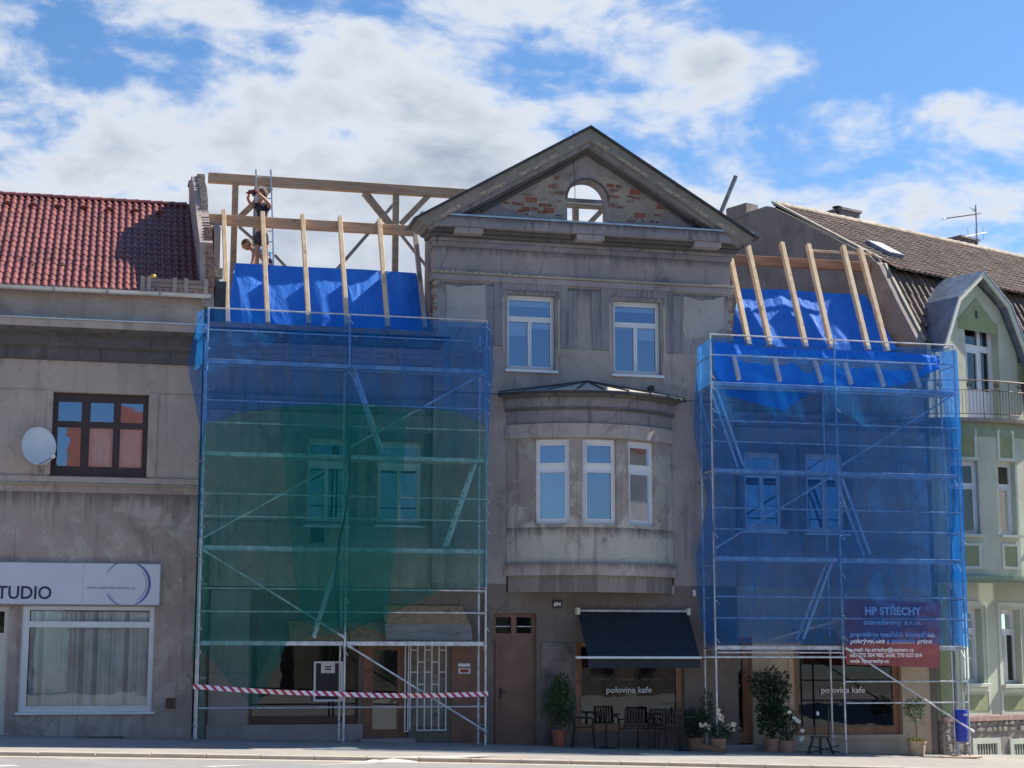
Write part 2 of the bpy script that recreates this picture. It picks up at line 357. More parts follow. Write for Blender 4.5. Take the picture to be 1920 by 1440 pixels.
M['new_wood'] = wood('new_wood', (.74, .56, .36), (.58, .40, .23), (9, 9, 1.2))
M['grey_wood'] = wood('grey_wood', (.40, .33, .28), (.28, .22, .185), (9, 9, 1.2))
M['toe_wood'] = wood('toe_wood', (.34, .24, .20), (.22, .16, .135), (1.2, 9, 9))
M['osb'] = wood('osb', (.52, .34, .18), (.33, .19, .10), (14, 14, 14))
M['ply_grey'] = wood('ply_grey', (.30, .26, .22), (.2, .17, .145), (1.5, 8, 8))
M['door_wood'] = wood('door_wood', (.22, .10, .055), (.14, .065, .035), (9, 9, 1.2), .4)
M['cafe_wood'] = wood('cafe_wood', (.32, .16, .085), (.21, .10, .055), (9, 9, 1.2), .4)
M['brown_paint'] = simple('brown_paint', (.19, .10, .066), .55, 0, .2, 3, .1)
M['dark_frame'] = simple('dark_frame', (.055, .025, .022), .35, 0, .2, 3)
M['white_pvc'] = simple('white_pvc', (.72, .72, .72), .3, 0, .06, 3)
M['cream_door'] = simple('cream_door', (.62, .58, .5), .4, 0, .08, 3)
M['zinc'] = simple('zinc', (.45, .47, .5), .38, .7, .25, 3)
M['zinc_pale'] = simple('zinc_pale', (.60, .60, .58), .42, .35, .2, 3)
M['dark_sheet'] = simple('dark_sheet', (.05, .052, .055), .5, .3, .4, 5)
M['bay_sheet_lit'] = simple('bay_sheet_lit', (.55, .51, .42), .5, .1, .2, 4)  # paler copy for the bay roof sheets that the sun catches
M['steel'] = simple('steel', (.56, .58, .6), .42, .45, .3, 6)
M['steel_dark'] = simple('steel_dark', (.3, .31, .33), .5, .5, .3, 6)
M['alu'] = simple('alu', (.66, .67, .69), .35, .5, .15, 6)
M['black'] = simple('black', (.014, .014, .016), .5, 0, .3, 6)
M['black_chair'] = simple('black_chair', (.011, .012, .015), .45, 0, .3, 6)
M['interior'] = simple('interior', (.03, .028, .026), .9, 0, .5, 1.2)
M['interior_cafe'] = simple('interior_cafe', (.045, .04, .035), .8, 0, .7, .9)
M['glass'] = glassmat('glass', .30, wob=.0016, gtint=(.66, .76, 1))
M['glass_low'] = glassmat('glass_low', .07, (.7, .72, .72), wob=.001)
M['glass_shop'] = glassmat('glass_shop', .12, (.8, .84, .86), wob=.001)
M['curtain'] = simple('curtain', (.85, .88, .86), .9, 0, .2, 2)
M['curtain_b'] = simple('curtain_b', (.48, .53, .54), .9, 0, .2, 2)
M['blind'] = simple('blind', (.62, .66, .70), .8, 0, .1, 2)
M['sign_white'] = simple('sign_white', (.60, .60, .66), .45, 0, .06, 1)
M['navy_print'] = simple('navy_print', (.02, .022, .07), .5, 0, .1, 1)
M['violet_print'] = simple('violet_print', (.13, .10, .33), .5, 0, .35, 9)
M['grey_print'] = simple('grey_print', (.3, .3, .36), .5, 0, .1, 1)
M['white_print'] = simple('white_print', (.85, .85, .85), .6, 0, .05, 1)
M['dish'] = simple('dish', (.62, .63, .63), .4, 0, .08, 2)
M['awning'] = simple('awning', (.012, .018, .03), .8, 0, .3, 3)
M['terracotta'] = simple('terracotta', (.33, .105, .055), .8, 0, .25, 6)
M['terra_pale'] = simple('terra_pale', (.42, .235, .16), .85, 0, .25, 6)
M['straw_pot'] = simple('straw_pot', (.50, .38, .25), .85, 0, .25, 6)
M['soil'] = simple('soil', (.04, .03, .02), .95, 0, .3, 12)
M['leaf_dark'] = simple('leaf_dark', (.022, .05, .02), .45, 0, .6, 9)
M['leaf_mid'] = simple('leaf_mid', (.045, .095, .028), .5, 0, .6, 9)
M['leaf_pale'] = simple('leaf_pale', (.12, .19, .09), .55, 0, .5, 9)
M['stem'] = simple('stem', (.10, .07, .045), .8, 0, .3, 9)
M['petal'] = simple('petal', (.74, .62, .48), .7, 0, .2, 9)
M['petal_white'] = simple('petal_white', (.8, .8, .74), .7, 0, .1, 9)
M['moss'] = simple('moss', (.35, .33, .08), .9, 0, .4, 20)
M['bin_blue'] = simple('bin_blue', (.02, .05, .45), .45, 0, .15, 3)
M['mint'] = render_plaster('mint', (0.52, 0.554, 0.432), (0.374, 0.406, 0.324), (0.624, 0.634, 0.504), .15, .3, .3)
M['mint_trim'] = render_plaster('mint_trim', (0.624, 0.653, 0.54), (0.468, 0.495, 0.414), (0.707, 0.703, 0.594), .1, .2, .2)
M['green_panel'] = render_plaster('green_panel', (0.33, 0.37, 0.2), (0.2, 0.24, 0.13), (0.42, 0.45, 0.27), .2, .6, .4)
M['green_cornice'] = render_plaster('green_cornice', (0.27, 0.34, 0.24), (0.16, 0.2, 0.15), (0.42, 0.46, 0.32), .2, .3, .3)
M['stone'] = simple('stone', (.34, .30, .27), .9, 0, .4, 6, .6, 18)
M['stone_mortar'] = simple('stone_mortar', (.30, .26, .23), .95, 0, .3, 8, .4, 30)
M['pink_stone'] = simple('pink_stone', (.45, .30, .25), .9, 0, .3, 8, .4, 30)
M['iron'] = simple('iron', (.10, .07, .055), .6, .3, .4, 8)
M['iron_mat'] = simple('iron_mat', (.42, .38, .33), .8, 0, .2, 5)
M['slate'] = simple('slate', (.24, .28, .33), .5, .1, .4, 4, .2, 20)
M['slate_side'] = simple('slate_side', (.17, .20, .27), .5, .1, .3, 3)
def tilemat(name, c, c2, rough, dirt):
    m, nt, p = newmat(name); oi = nt.nodes.new('ShaderNodeObjectInfo'); g = nt.nodes.new('ShaderNodeNewGeometry')
    a = nt.nodes.new('ShaderNodeMath'); a.operation = 'ADD'; nt.links.new(oi.outputs['Random'], a.inputs[0]); nt.links.new(g.outputs['Random Per Island'], a.inputs[1])
    f = nt.nodes.new('ShaderNodeMath'); f.operation = 'FRACT'; nt.links.new(a.outputs[0], f.inputs[0])
    col = mixc(nt, f.outputs[0], c, c2); col = mixc(nt, maprange(nt, ntex(nt, 1.3, 6, .65), .45, .7, 0, dirt), col, tuple(x*.45 for x in c2))
    col = mixc(nt, maprange(nt, ntex(nt, 24, 4, .7), .55, .75, 0, dirt), col, tuple(x*.6+.05 for x in c2))
    nt.links.new(col, p.inputs['Base Color']); p.inputs['Roughness'].default_value = rough; bump(nt, p, ntex(nt, 30, 4, .6), .15, .01); return m
M['red_tile'] = tilemat('red_tile', (.25, .072, .06), (.165, .048, .04), .42, .5)
M['brown_tile'] = tilemat('brown_tile', (.20, .135, .105), (.10, .07, .058), .85, .6)
M['ridge_tile'] = simple('ridge_tile', (.42, .33, .25), .8, 0, .4, 5, .4, 20)
M['tarp'] = None
M['skin'] = simple('skin', (.42, .22, .15), .55, 0, .15, 12)
M['tshirt'] = simple('tshirt', (.018, .022, .035), .9, 0, .3, 12)
M['shorts'] = simple('shorts', (.05, .048, .055), .9, 0, .3, 12)
M['hair'] = simple('hair', (.10, .045, .025), .7, 0, .3, 30)
M['cyan_cloth'] = simple('cyan_cloth', (.09, .33, .62), .8, 0, .3, 12)
M['navy_cloth'] = simple('navy_cloth', (.03, .05, .16), .9, 0, .3, 12)
M['tool_red'] = simple('tool_red', (.20, .04, .03), .5, 0, .3, 30)
M['yellow'] = simple('yellow', (.7, .45, .1), .6, 0, .2, 10)
M['pipe_green'] = simple('pipe_green', (.12, .16, .13), .5, 0, .3, 4)
M['card_red'] = simple('card_red', (.35, .03, .04), .6, 0, .2, 10)
M['house_cream'] = simple('house_cream', (.24, .21, .17), .9, 0, .2, 1)
M['house_rust'] = simple('house_rust', (.2, .12, .08), .9, 0, .2, 1)
def tarpmat():
    m, nt, p = newmat('blue_tarp'); n = ntex(nt, 2.2, 6, .6)
    nt.links.new(mixc(nt, maprange(nt, n, .3, .75), (.025, .20, .74), (.018, .155, .64)), p.inputs['Base Color'])
    p.inputs['Roughness'].default_value = .68; p.inputs['Specular IOR Level'].default_value = .3
    w = ntex(nt, 2.0, 5, .5, vscale=(2.2, 2.2, .5), dist=1.0); bump(nt, p, w, .5, .08); return m
M['tarp'] = tarpmat()
M['net_blue'] = netmat('net_blue', (.02, .25, .72), .36, .13, tint=(.66, .81, 1))
M['net_green'] = netmat('net_green', (.015, .27, .24), .31, .12, tint=(.76, .93, .90))
M['net_green2'] = netmat('net_green_fold', (.01, .32, .28), .27, .09, tint=(.74, .95, .92))
def banner_mat():
    m, nt, p = newmat('banner_print'); n = ntex(nt, 3, 5, .6)
    nt.links.new(mixc(nt, maprange(nt, n, .3, .7), (.44, .13, .13), (.34, .09, .095)), p.inputs['Base Color']); p.inputs['Roughness'].default_value = .5
    tn = nt.nodes.new('ShaderNodeBsdfTranslucent'); tn.inputs[0].default_value = (.6, .2, .18, 1)
    mx = nt.nodes.new('ShaderNodeMixShader'); mx.inputs[0].default_value = .35; out = nt.nodes['Material Output']
    nt.links.new(p.outputs[0], mx.inputs[1]); nt.links.new(tn.outputs[0], mx.inputs[2]); nt.links.new(mx.outputs[0], out.inputs[0])
    w = ntex(nt, 3, 5, .6, vscale=(1, 1, 2.2), dist=1.2); bump(nt, p, w, .6, .06); return m
M['banner'] = banner_mat()
def tape_mat():
    m, nt, p = newmat('tape_print'); g = nt.nodes.new('ShaderNodeNewGeometry'); s = nt.nodes.new('ShaderNodeSeparateXYZ'); nt.links.new(g.outputs['Position'], s.inputs[0])
    def ma(op, a, b):
        k = nt.nodes.new('ShaderNodeMath'); k.operation = op
        for i, x in enumerate((a, b)):
            if isinstance(x, (int, float)): k.inputs[i].default_value = x
            else: nt.links.new(x, k.inputs[i])
        return k.outputs[0]
    f = ma('FRACT', ma('MULTIPLY', ma('ADD', s.outputs[0], ma('MULTIPLY', s.outputs[2], .95)), 5.9), 0)
    c = ma('GREATER_THAN', f, .55)
    nt.links.new(mixc(nt, c, (.82, .80, .80), (.55, .02, .06)), p.inputs['Base Color']); p.inputs['Roughness'].default_value = .4; return m
M['tape'] = tape_mat()
def ground_mat(name, c, c2, sc, bm_=.3, speck=.2):
    m, nt, p = newmat(name); a = ntex(nt, sc, 7, .6); b = ntex(nt, 70, 3, .7); d = ntex(nt, .35, 5, .6)
    col = mixc(nt, maprange(nt, a, .35, .7), c, c2); col = mixc(nt, maprange(nt, d, .4, .65, 0, .4), col, tuple(x*.75 for x in c))
    rp = ntex(nt, .42, 3, .4, dist=.4); col = mixc(nt, maprange(nt, rp, .56, .565, 0, .35), col, tuple(x*.7 for x in c))
    col = mixc(nt, maprange(nt, b, .3, .75, 0, speck), col, tuple(x*.5 for x in c)); nt.links.new(col, p.inputs['Base Color'])
    p.inputs['Roughness'].default_value = .9; bump(nt, p, b, bm_, .01); return m
M['asphalt'] = ground_mat('asphalt', (.29, .28, .27), (.24, .235, .23), 2)
M['pavement'] = ground_mat('pavement', (.36, .33, .30), (.30, .28, .26), 3)
M['kerbstone'] = ground_mat('kerbstone', (.52, .45, .36), (.44, .38, .31), 6)
M['road_paint'] = ground_mat('road_paint', (.62, .61, .58), (.42, .41, .39), 5)
M['earth'] = ground_mat('earth', (.22, .20, .17), (.17, .17, .13), .5)

# ------------------------------------------------------------------ text
def text(s, size, Mx, mat, parent, name='lettering', bold=0, width=None, ext=.003, align='LEFT'):
    cu = bpy.data.curves.new(name, 'FONT'); cu.body = s; cu.size = size; cu.extrude = ext; cu.offset = bold; cu.align_x = align; cu.resolution_u = 3
    t = bpy.data.objects.new('tmp_text', cu); COL.objects.link(t); bpy.context.view_layer.update()
    me = bpy.data.meshes.new_from_object(t.evaluated_get(bpy.context.evaluated_depsgraph_get()))
    bpy.data.objects.remove(t); bpy.data.curves.remove(cu)
    vs = [v.co.copy() for v in me.vertices]
    if width:
        lo = min(v.x for v in vs); hi = max(v.x for v in vs); k = width/(hi-lo); vs = [Vector(((v.x-lo)*k, v.y, v.z)) for v in vs]
    fs = [tuple(p.vertices) for p in me.polygons]; bpy.data.meshes.remove(me)
    return link(name, [Mx @ v for v in vs], fs, mat, parent)
def upright(x, y, z, ang=0):             # text frame: x right, y up, z towards the street
    return Matrix.Translation((x, y, z)) @ Matrix.Rotation(ang, 4, 'Z') @ Matrix.Rotation(R(90), 4, 'X')

# ------------------------------------------------------------------ windows
def window(parent, x0, x1, z0, z1, y, panes, fmat, gmat, Mx=None, fw_=.06, sill=None, name='window', proud=.0, depth=.07, sillmat=None, blind=None, curtain=None):
    """panes: list of (u0,u1,w0,w1) clear rects as fractions; y: plane of the frame's outer face"""
    Wd, Hd = x1-x0, z1-z0
    rs = [(x0+u0*Wd, x0+u1*Wd, z0+w0*Hd, z0+w1*Hd) for u0, u1, w0, w1 in panes]
    f = MB(Mx); f.wall(x0, x1, z0, z1, y, y+depth, rs)
    for a, b, c, d in rs:                # sash rings, slightly proud
        k = fw_*.55
        f.wall(a-k, b+k, c-k, d+k, y-.016, y-.001, [(a+.002, b-.002, c+.002, d-.002)])
    fr = f.build(name, fmat, parent)
    for i, (a, b, c, d) in enumerate(rs):
        g = MB(Mx); t = rnd.uniform(-.004, .004); t2 = rnd.uniform(-.003, .003)
        g.quad((a, y+.03+t+t2, c), (b, y+.03-t+t2, c), (b, y+.03-t-t2, d), (a, y+.03+t-t2, d)); g.build('pane', gmat, fr)
        if blind and blind.get(i):
            q = MB(Mx); q.box(a-.02, b+.02, y+.10, y+.104, d-(d-c)*blind[i], d+.01); q.build('blind', M['blind'], fr)
        if curtain and i in curtain:
            q = MB(Mx); q.grid(lambda u, v: (a+(b-a)*u, y+.14+.02*math.sin(u*(b-a)*55), c+(d-c)*v), 40, 1); q.build('curtain', M['curtain'], fr)
    if sill:
        ex, pr, th = sill; s_ = MB(Mx); s_.box(x0-ex, x1+ex, y-pr, y+.02, z0-th, z0-.002)
        s_.build('sill', sillmat or fmat, fr)
    return fr
WIN4 = [(.07, .93, .72, .94), (.07, .465, .06, .655), (.535, .93, .06, .655)]

# ================================================================== GROUND
def sheet_ground(name, x0, x1, y0, y1, nx, ny, dz, mat, fn=gz, pw=1):
    m = MB(); m.grid(lambda u, v: (x0+(x1-x0)*u, y0+(y1-y0)*v, fn(x0+(x1-x0)*u, y0+(y1-y0)*v)+dz), nx, ny)
    o = m.build(name, mat); o['kind'] = 'structure'; return o
sheet_ground('ground', -400, 400, -300, 600, 20, 20, -1.3, M['earth'], lambda x, y: 0)
sheet_ground('pavement', -30, 60, KERB_Y, 30, 90, 12, 0, M['pavement'])
sheet_ground('road', -60, 90, -14, KERB_Y-.001, 100, 20, 0, M['asphalt'])
sheet_ground('road_far_side', -60, 90, -60, -14.0, 60, 10, .0, M['asphalt'])
kerb = bpy.data.objects.new('kerb', None); COL.objects.link(kerb); place(kerb, Matrix.Translation((0, KERB_Y, 0))); kerb['kind'] = 'structure'
x = -9.0
while x < 24:
    w = .99; m = MB(); y0, y1 = KERB_Y-.06+rnd.uniform(-.006, .006), KERB_Y+.22; dz = rnd.uniform(-.003, .004)+.012
    a, b = x+.006, x+w
    vs = [(a, y0, gz(a, -4)-.1), (b, y0, gz(b, -4)-.1), (b, y1, gz(b, -4)-.1), (a, y1, gz(a, -4)-.1)]
    vs += [(a, y0, gz(a, KERB_Y+.1)+dz), (b, y0, gz(b, KERB_Y+.1)+dz), (b, y1, gz(b, KERB_Y+.1)+dz), (a, y1, gz(a, KERB_Y+.1)+dz)]
    m.add(vs, [(0, 3, 2, 1), (4, 5, 6, 7), (0, 1, 5, 4), (1, 2, 6, 5), (2, 3, 7, 6), (3, 0, 4, 7)]); m.build('kerb_stone', M['kerbstone'], kerb, bevel=.008)
    x += 1.0
def on_road(px, py):
    p = CAM.copy(); d = ray(px, py); z_ = -.25
    for _ in range(12): t = (z_-CAM.z)/d.z; p = CAM+d*t; z_ = gz(p.x, p.y)
    return p
def stripe(q, h=.004):
    m = MB(); P_ = [on_road(*a) for a in q]
    m.grid(lambda u, v: (lambda p: (p.x, p.y, gz(p.x, p.y)+h))(P_[0].lerp(P_[1], u).lerp(P_[3].lerp(P_[2], u), v)), 10, 2)
    o = m.build('road_marking', M['road_paint'], openmesh=True); o['kind'] = 'structure'
stripe([(370, 1438), (450, 1434.5), (492, 1434.5), (400, 1438.5)]); stripe([(588, 1433.5), (690, 1430.5), (722, 1431), (610, 1434)]); stripe([(-40, 1437), (20, 1434.5), (40, 1436), (-20, 1439)])
stripe([(150, 1421.5), (480, 1417.6), (640, 1418.6), (300, 1423)]); stripe([(0, 1420.5), (170, 1417), (260, 1417), (60, 1421.5)]); stripe([(640, 1424), (840, 1421.5), (930, 1423), (720, 1425.5)])
m = MB(); m.grid(lambda u, v: (-12+40*u, KERB_Y-.08-.45*v, gz(-12+40*u, KERB_Y-.1-.45*v)+.003), 60, 1); o = m.build('gutter_strip', M['kerbstone'], openmesh=True); o['kind'] = 'structure'

# ================================================================== LEFT HOUSE
YF = 1.1; YR = .95                        # facade planes: wings / projecting centre
LH = thing('house', 'brown-grey rendered shop house with red tiled roof at the left edge', 'house', (-4, YF, 0))
bw = rect(97, 737, 277, 893, YF); sw = rect(38, 1137, 287, 1335, YF); LD = rect(-70, 1137, 13, 1372, YF)
XL0, XL1 = -9.5, -.04
m = MB(); m.wall(XL0, XL1, 5.36, 8.7, YF, YF+.4, [bw]); m.build('wall', M['left_render'], LH)
m = MB(); m.wall(XL0, XL1, -.6, 5.36, YF+.003, YF+.4, [sw, (LD[0], LD[1], -.6, LD[3])]); m.build('wall', M['left_render_low'], LH)
def band(parent, x0, x1, z0, z1, y0, y1, mat, name='moulding', **k):
    m = MB(); m.box(x0, x1, y0, y1, z0, z1); return m.build(name, mat, parent, bevel=.008, **k)
zb = W(180, 893, YF).z
band(LH, XL0, XL1, zb-.16, zb-.02, YF-.06, YF+.02, M['left_render'])
band(LH, XL0, XL1, zb-.20, zb-.165, YF-.09, YF+.02, M['worn'])
zt = W(180, 735, YF).z
band(LH, XL0, bw[0]-.12, zt-.01, zt+.015, YF-.02, YF+.01, M['worn']); band(LH, bw[1]+.22, XL1, zt-.01, zt+.015, YF-.02, YF+.01, M['worn'])
for xa, xb in ((bw[0]-.13, bw[0]-.002), (bw[1]+.002, bw[1]+.2)): band(LH, xa, xb, zb, zt+.02, YF-.03, YF+.01, M['left_render'])
# cornice + attic band + gutter
ztop = W(200, 603, .55).z
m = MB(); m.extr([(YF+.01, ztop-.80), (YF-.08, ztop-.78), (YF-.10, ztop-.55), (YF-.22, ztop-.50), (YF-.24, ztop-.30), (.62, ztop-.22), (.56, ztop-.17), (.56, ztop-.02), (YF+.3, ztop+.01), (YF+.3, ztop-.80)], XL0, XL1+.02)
m.build('cornice', M['cornice_dark'], LH)  # dark tone stands in for the shadow under the ledge
band(LH, XL0, XL1+.03, ztop-.16, ztop+.0, .53, .56, M['left_render'], 'cornice_face')
m = MB(); m.box(XL0, XL1+.04, .50, 1.0, ztop+.002, ztop+.03); m.build('ledge_flashing', M['zinc_pale'], LH)
zg = W(200, 545, .62).z
m = MB(); m.wall(XL0, XL1, ztop+.03, zg-.02, .92, 1.3); m.build('attic_band', M['left_render'], LH)
# half round gutter in lengths, with brackets
for i in range(7):
    xa = XL1+.15-1.12*(i+1)-0.0; xb = xa+1.10
    m = MB(); n = 8
    pr = [(.64+.085*math.cos(math.pi+math.pi*j/n), zg+.02+.085*math.sin(math.pi+math.pi*j/n)) for j in range(n+1)]
    pr2 = [(.64+.075*math.cos(math.pi+math.pi*j/n), zg+.02+.075*math.sin(math.pi+math.pi*j/n)) for j in range(n, -1, -1)]
    m.extr(pr+pr2, xa, xb); m.build('gutter', M['zinc_pale'], LH)
    b = MB(); b.box(xb-.006, xb+.022, .54, .56, zg-.07, zg+.05); b.build('gutter_bracket', M['steel_dark'], LH)
# roof
RY0, RY1 = .72, 5.0; RZ0, RZ1 = zg+.05, W(180, 376, 5.0).z
pitch = math.atan2(RZ1-RZ0, RY1-RY0); slope = math.hypot(RZ1-RZ0, RY1-RY0)
roof_r = MB(); roof_r.quad((XL0, RY0, RZ0-.03), (XL1-.02, RY0, RZ0-.03), (XL1-.02, RY1, RZ1-.03), (XL0, RY1, RZ1-.03))
roof_r.quad((XL0, 9.3, RZ0-.03), (XL1-.02, 9.3, RZ0-.03), (XL1-.02, RY1, RZ1-.03), (XL0, RY1, RZ1-.03))
roof_o = roof_r.build('roof', M['red_tile'], LH, openmesh=True)
def tile_mesh(w, l, h, th=.02, waves=1):
    prof = [(0, 0), (.12, .75), (.3, 1), (.5, .8), (.66, .2), (.8, 0), (1, .08)]
    vs = []; 
    for e, y in ((0, 0), (1, l*1.12)):
        for u, k in prof: vs.append(Vector((u*w, y, k*h+th+(0 if e == 0 else -.018))))
    n = len(prof); vs += [Vector((u*w, 0, 0 if k < .3 else k*h-th)) for u, k in prof]
    fs = [(i, i+1, n+i+1, n+i) for i in range(n-1)]+[(2*n+i, 2*n+i+1, i+1, i) for i in range(n-1)]
    me = bpy.data.meshes.new('roof_tile'); me.from_pydata([tuple(v) for v in vs], [], fs); me.update(); me.shade_smooth(); me.set_sharp_from_angle(angle=R(55)); return me, vs, fs
NR = 18; TW = .158; TL = slope/NR
me, tvs, tfs = tile_mesh(TW, TL, .046); me.materials.append(M['red_tile'])
RM = Matrix.Translation((0, RY0, RZ0)) @ Matrix.Rotation(pitch, 4, 'X')
ncol = int(5.4/TW); cnt = 0; rest = MB()
for r_ in range(NR):
    for c_ in range(ncol+30):
        xa = XL1-.16-(c_)*TW-.01
        T = RM @ Matrix.Translation((xa, r_*TL+rnd.uniform(-.004, .004), rnd.uniform(-.004, .004))) @ Matrix.Rotation(rnd.uniform(-.015, .015), 4, 'Z')
        if cnt < 296 and c_ < ncol:
            o = bpy.data.objects.new('roof_tile', me); COL.objects.link(o); place(o, T, roof_o); cnt += 1
        else: rest.add(tvs, tfs, T)
rest.smooth = False; ro = rest.build('roof_tiles', M['red_tile'], roof_o, openmesh=True); ro['kind'] = 'stuff'
ro.data.shade_smooth(); ro.data.set_sharp_from_angle(angle=R(55))
for k in range(20):                        # ridge caps
    xa = XL1-.3-k*.29; m = MB(); n = 8
    vs = []
    for xx, rr in ((xa, .125), (xa-.31, .105)):
        vs += [(xx, RY1+rr*math.cos(math.pi*j/n), RZ1-.02+rr*math.sin(math.pi*j/n)*.9) for j in range(n+1)]
    m.add(vs, [(j, j+1, n+2+j, n+1+j) for j in range(n)]+[tuple(range(n+1))]); m.smooth = True; m.build('ridge_tile', M['red_tile'], roof_o)
for k in range(7):                         # vent tiles in the second row from the ridge
    px = 15+47.5*k; q = W(px, 383+2.2*k*1.0, 4.6); xa = q.x
    T = RM @ Matrix.Translation((xa, TL*15.6, .03)); m = MB(T); n = 6
    m.add([(.11*math.cos(math.pi*j/n), 0, .1*math.sin(math.pi*j/n)) for j in range(n+1)]+[(0, .3, 0)], [(j, j+1, n+1) for j in range(n)]+[tuple(range(n+1))]); m.build('vent_tile', M['red_tile'], roof_o)
for k in range(11):                        # small snow hooks
    T = RM @ Matrix.Translation((XL1-2.5-.29*k, TL*(3.5+(k % 2)), .05)); m = MB(T); m.box(-.012, .012, 0, .1, 0, .05); m.build('snow_hook', M['dark_sheet'], roof_o)
# skylight at the far left
T = RM @ Matrix.Translation((-4.95, TL*4.6, .05)); m = MB(T); m.wall(-.4, .4, 0, .5, 0, .1); 
m = MB(T); m.box(-.5, .24, 0, .62, 0, .09); sk = m.build('skylight', M['house_cream'], roof_o); m = MB(T); m.box(-.44, .17, .07, .5, .09, .1); m.build('pane', M['blind'], sk)
# shutter of boards lying at the eave
BP = thing('board_panel', 'weathered dark wooden board hatch standing in the gutter against the red tiles', 'board panel', W(330, 548, .85))
q0 = W(264, 519, .72); q1 = W(391, 527, .72); zlo = zg+.06; zhi = (q0.z+q1.z)/2
for j in range(3):
    m = MB(); h = (zhi-zlo)/3; m.box(q0.x, q1.x, .70, .73, zlo+j*h, zlo+j*h+h-.015); m.build('plank', M['toe_wood'], BP)
for xx in (q0.x, q0.x+.13, (q0.x+q1.x)/2-.05, (q0.x+q1.x)/2+.2, q1.x-.1):
    m = MB(); m.box(xx, xx+.09, .67, .699, zlo, zhi+.02); m.build('batten', M['grey_wood'], BP)
tag(MB.build((lambda m: (m.lathe([(.001, 0), (.07, .01), (.075, .05), (.05, .09), (.001, .1)], (W(288, 519, .78).x, .80, zhi+.0), 8), m)[1])(MB()), 'yellow_rag', M['yellow']), 'small yellow crumpled rag lying on top of the dark board hatch', 'rag')
# windows of the left house
window(LH, bw[0], bw[1], bw[2], bw[3], YF+.16, [(.055, .30, .66, .90), (.055, .30, .12, .59), (.39, .635, .66, .90), (.39, .635, .12, .59), (.71, .945, .66, .90), (.71, .945, .12, .59)], M['dark_frame'], M['glass'], fw_=.05, sill=(.04, .2, .04), curtain=(3, 5))
f_ = window(LH, sw[0], sw[1], sw[2], sw[3], YF+.05, [(.055, .965, .855, .965), (.055, .965, .055, .80)], M['white_pvc'], M['glass_shop'], fw_=.05, sill=(.06, .10, .05))
# vertical curtain strips behind the shop window
cz0, cz1 = sw[2]+.1, sw[3]-.1; xx = sw[0]+.17
while xx < sw[1]-.12:
    w_ = .098
    if not (abs(xx-(sw[0]+.86)) < .03):
        a_ = rnd.uniform(.12, .5); m = MB(); c_, s_ = math.cos(a_)*w_/2, math.sin(a_)*w_/2
        m.add([(xx+w_/2-c_, YF+.2-s_, cz0), (xx+w_/2+c_, YF+.2+s_, cz0), (xx+w_/2+c_, YF+.2+s_, cz1), (xx+w_/2-c_, YF+.2-s_, cz1)], [(0, 1, 2, 3)]); m.build('curtain_strip', M['curtain' if rnd.random() < .75 else 'curtain_b'], f_)
    xx += .093
m = MB(); m.wall(LD[0], LD[1], -.3, LD[3], YF+.08, YF+.15, [(LD[0]+.1, LD[1]-.1, LD[3]-.55, LD[3]-.1)]); dd = m.build('door', M['cream_door'], LH)
m = MB(); m.box(LD[0]+.1, LD[1]-.1, YF+.1, YF+.11, LD[3]-.55, LD[3]-.1); m.build('pane', M['glass_low'], dd)
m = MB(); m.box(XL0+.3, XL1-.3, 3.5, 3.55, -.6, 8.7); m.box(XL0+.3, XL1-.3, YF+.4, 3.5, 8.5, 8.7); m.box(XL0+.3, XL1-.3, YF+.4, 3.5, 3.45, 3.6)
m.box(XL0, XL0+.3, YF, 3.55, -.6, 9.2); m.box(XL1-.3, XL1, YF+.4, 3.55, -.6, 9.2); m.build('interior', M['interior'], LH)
v = rect(311, 1309, 327, 1328, YF); m = MB(); m.box(v[0], v[1], YF-.06, YF+.0, v[2], v[3]); m.build('vent_box', M['dark_frame'], LH)
q = W(185, 1384, 1.0); m = MB(); m.box(q.x-.5, q.x+.5, .72, .86, gz(q.x, .8)-.02, gz(q.x, .8)+.012); o = m.build('drain_grate', M['black']); tag(o, 'black drain grate in the pavement below the white shop window', 'drain')
for k in range(9):
    m = MB(); m.box(q.x-.47+k*.105, q.x-.43+k*.105, .73, .85, gz(q.x, .8)+.013, gz(q.x, .8)+.02); m.build('bar', M['steel_dark'], o)
# shop sign
sg = rect(-120, 1055, 300, 1133, .95)
SG = thing('shop_sign', 'long pale lavender shop sign box reading STUDIO above the white shop window', 'sign', ((sg[0]+sg[1])/2, 1.0, sg[2]))
m = MB(); m.box(sg[0], sg[1], .95, YF+.002, sg[2], sg[3]); m.build('box', M['sign_white'], SG, bevel=.01)
m = MB(); m.wall(sg[0]-.01, sg[1]+.012, sg[2]-.012, sg[3]+.012, .955, YF, [(sg[0]+.002, sg[1]-.002, sg[2]+.002, sg[3]-.002)]); m.build('rim', M['steel_dark'], SG)
m = MB(); xj = W(156, 1095, .95).x; m.box(xj-.004, xj+.004, .947, .951, sg[2]+.02, sg[3]-.02); m.build('seam', M['grey_print'], SG)
p0 = W(-21, 1122, .946); p1 = W(96, 1122, .946)
text('STUDIO', .38, upright(p0.x, .946, p0.z), M['navy_print'], SG, width=p1.x-p0.x, bold=.006)
p0 = W(163, 1104, .946); p1 = W(254, 1104, .946)
text('www.palerina-studio.cz', .10, upright(p0.x, .946, p0.z), M['grey_print'], SG, width=p1.x-p0.x, bold=.001)
c = W(238, 1095, .946); m = MB()           # brushed ring
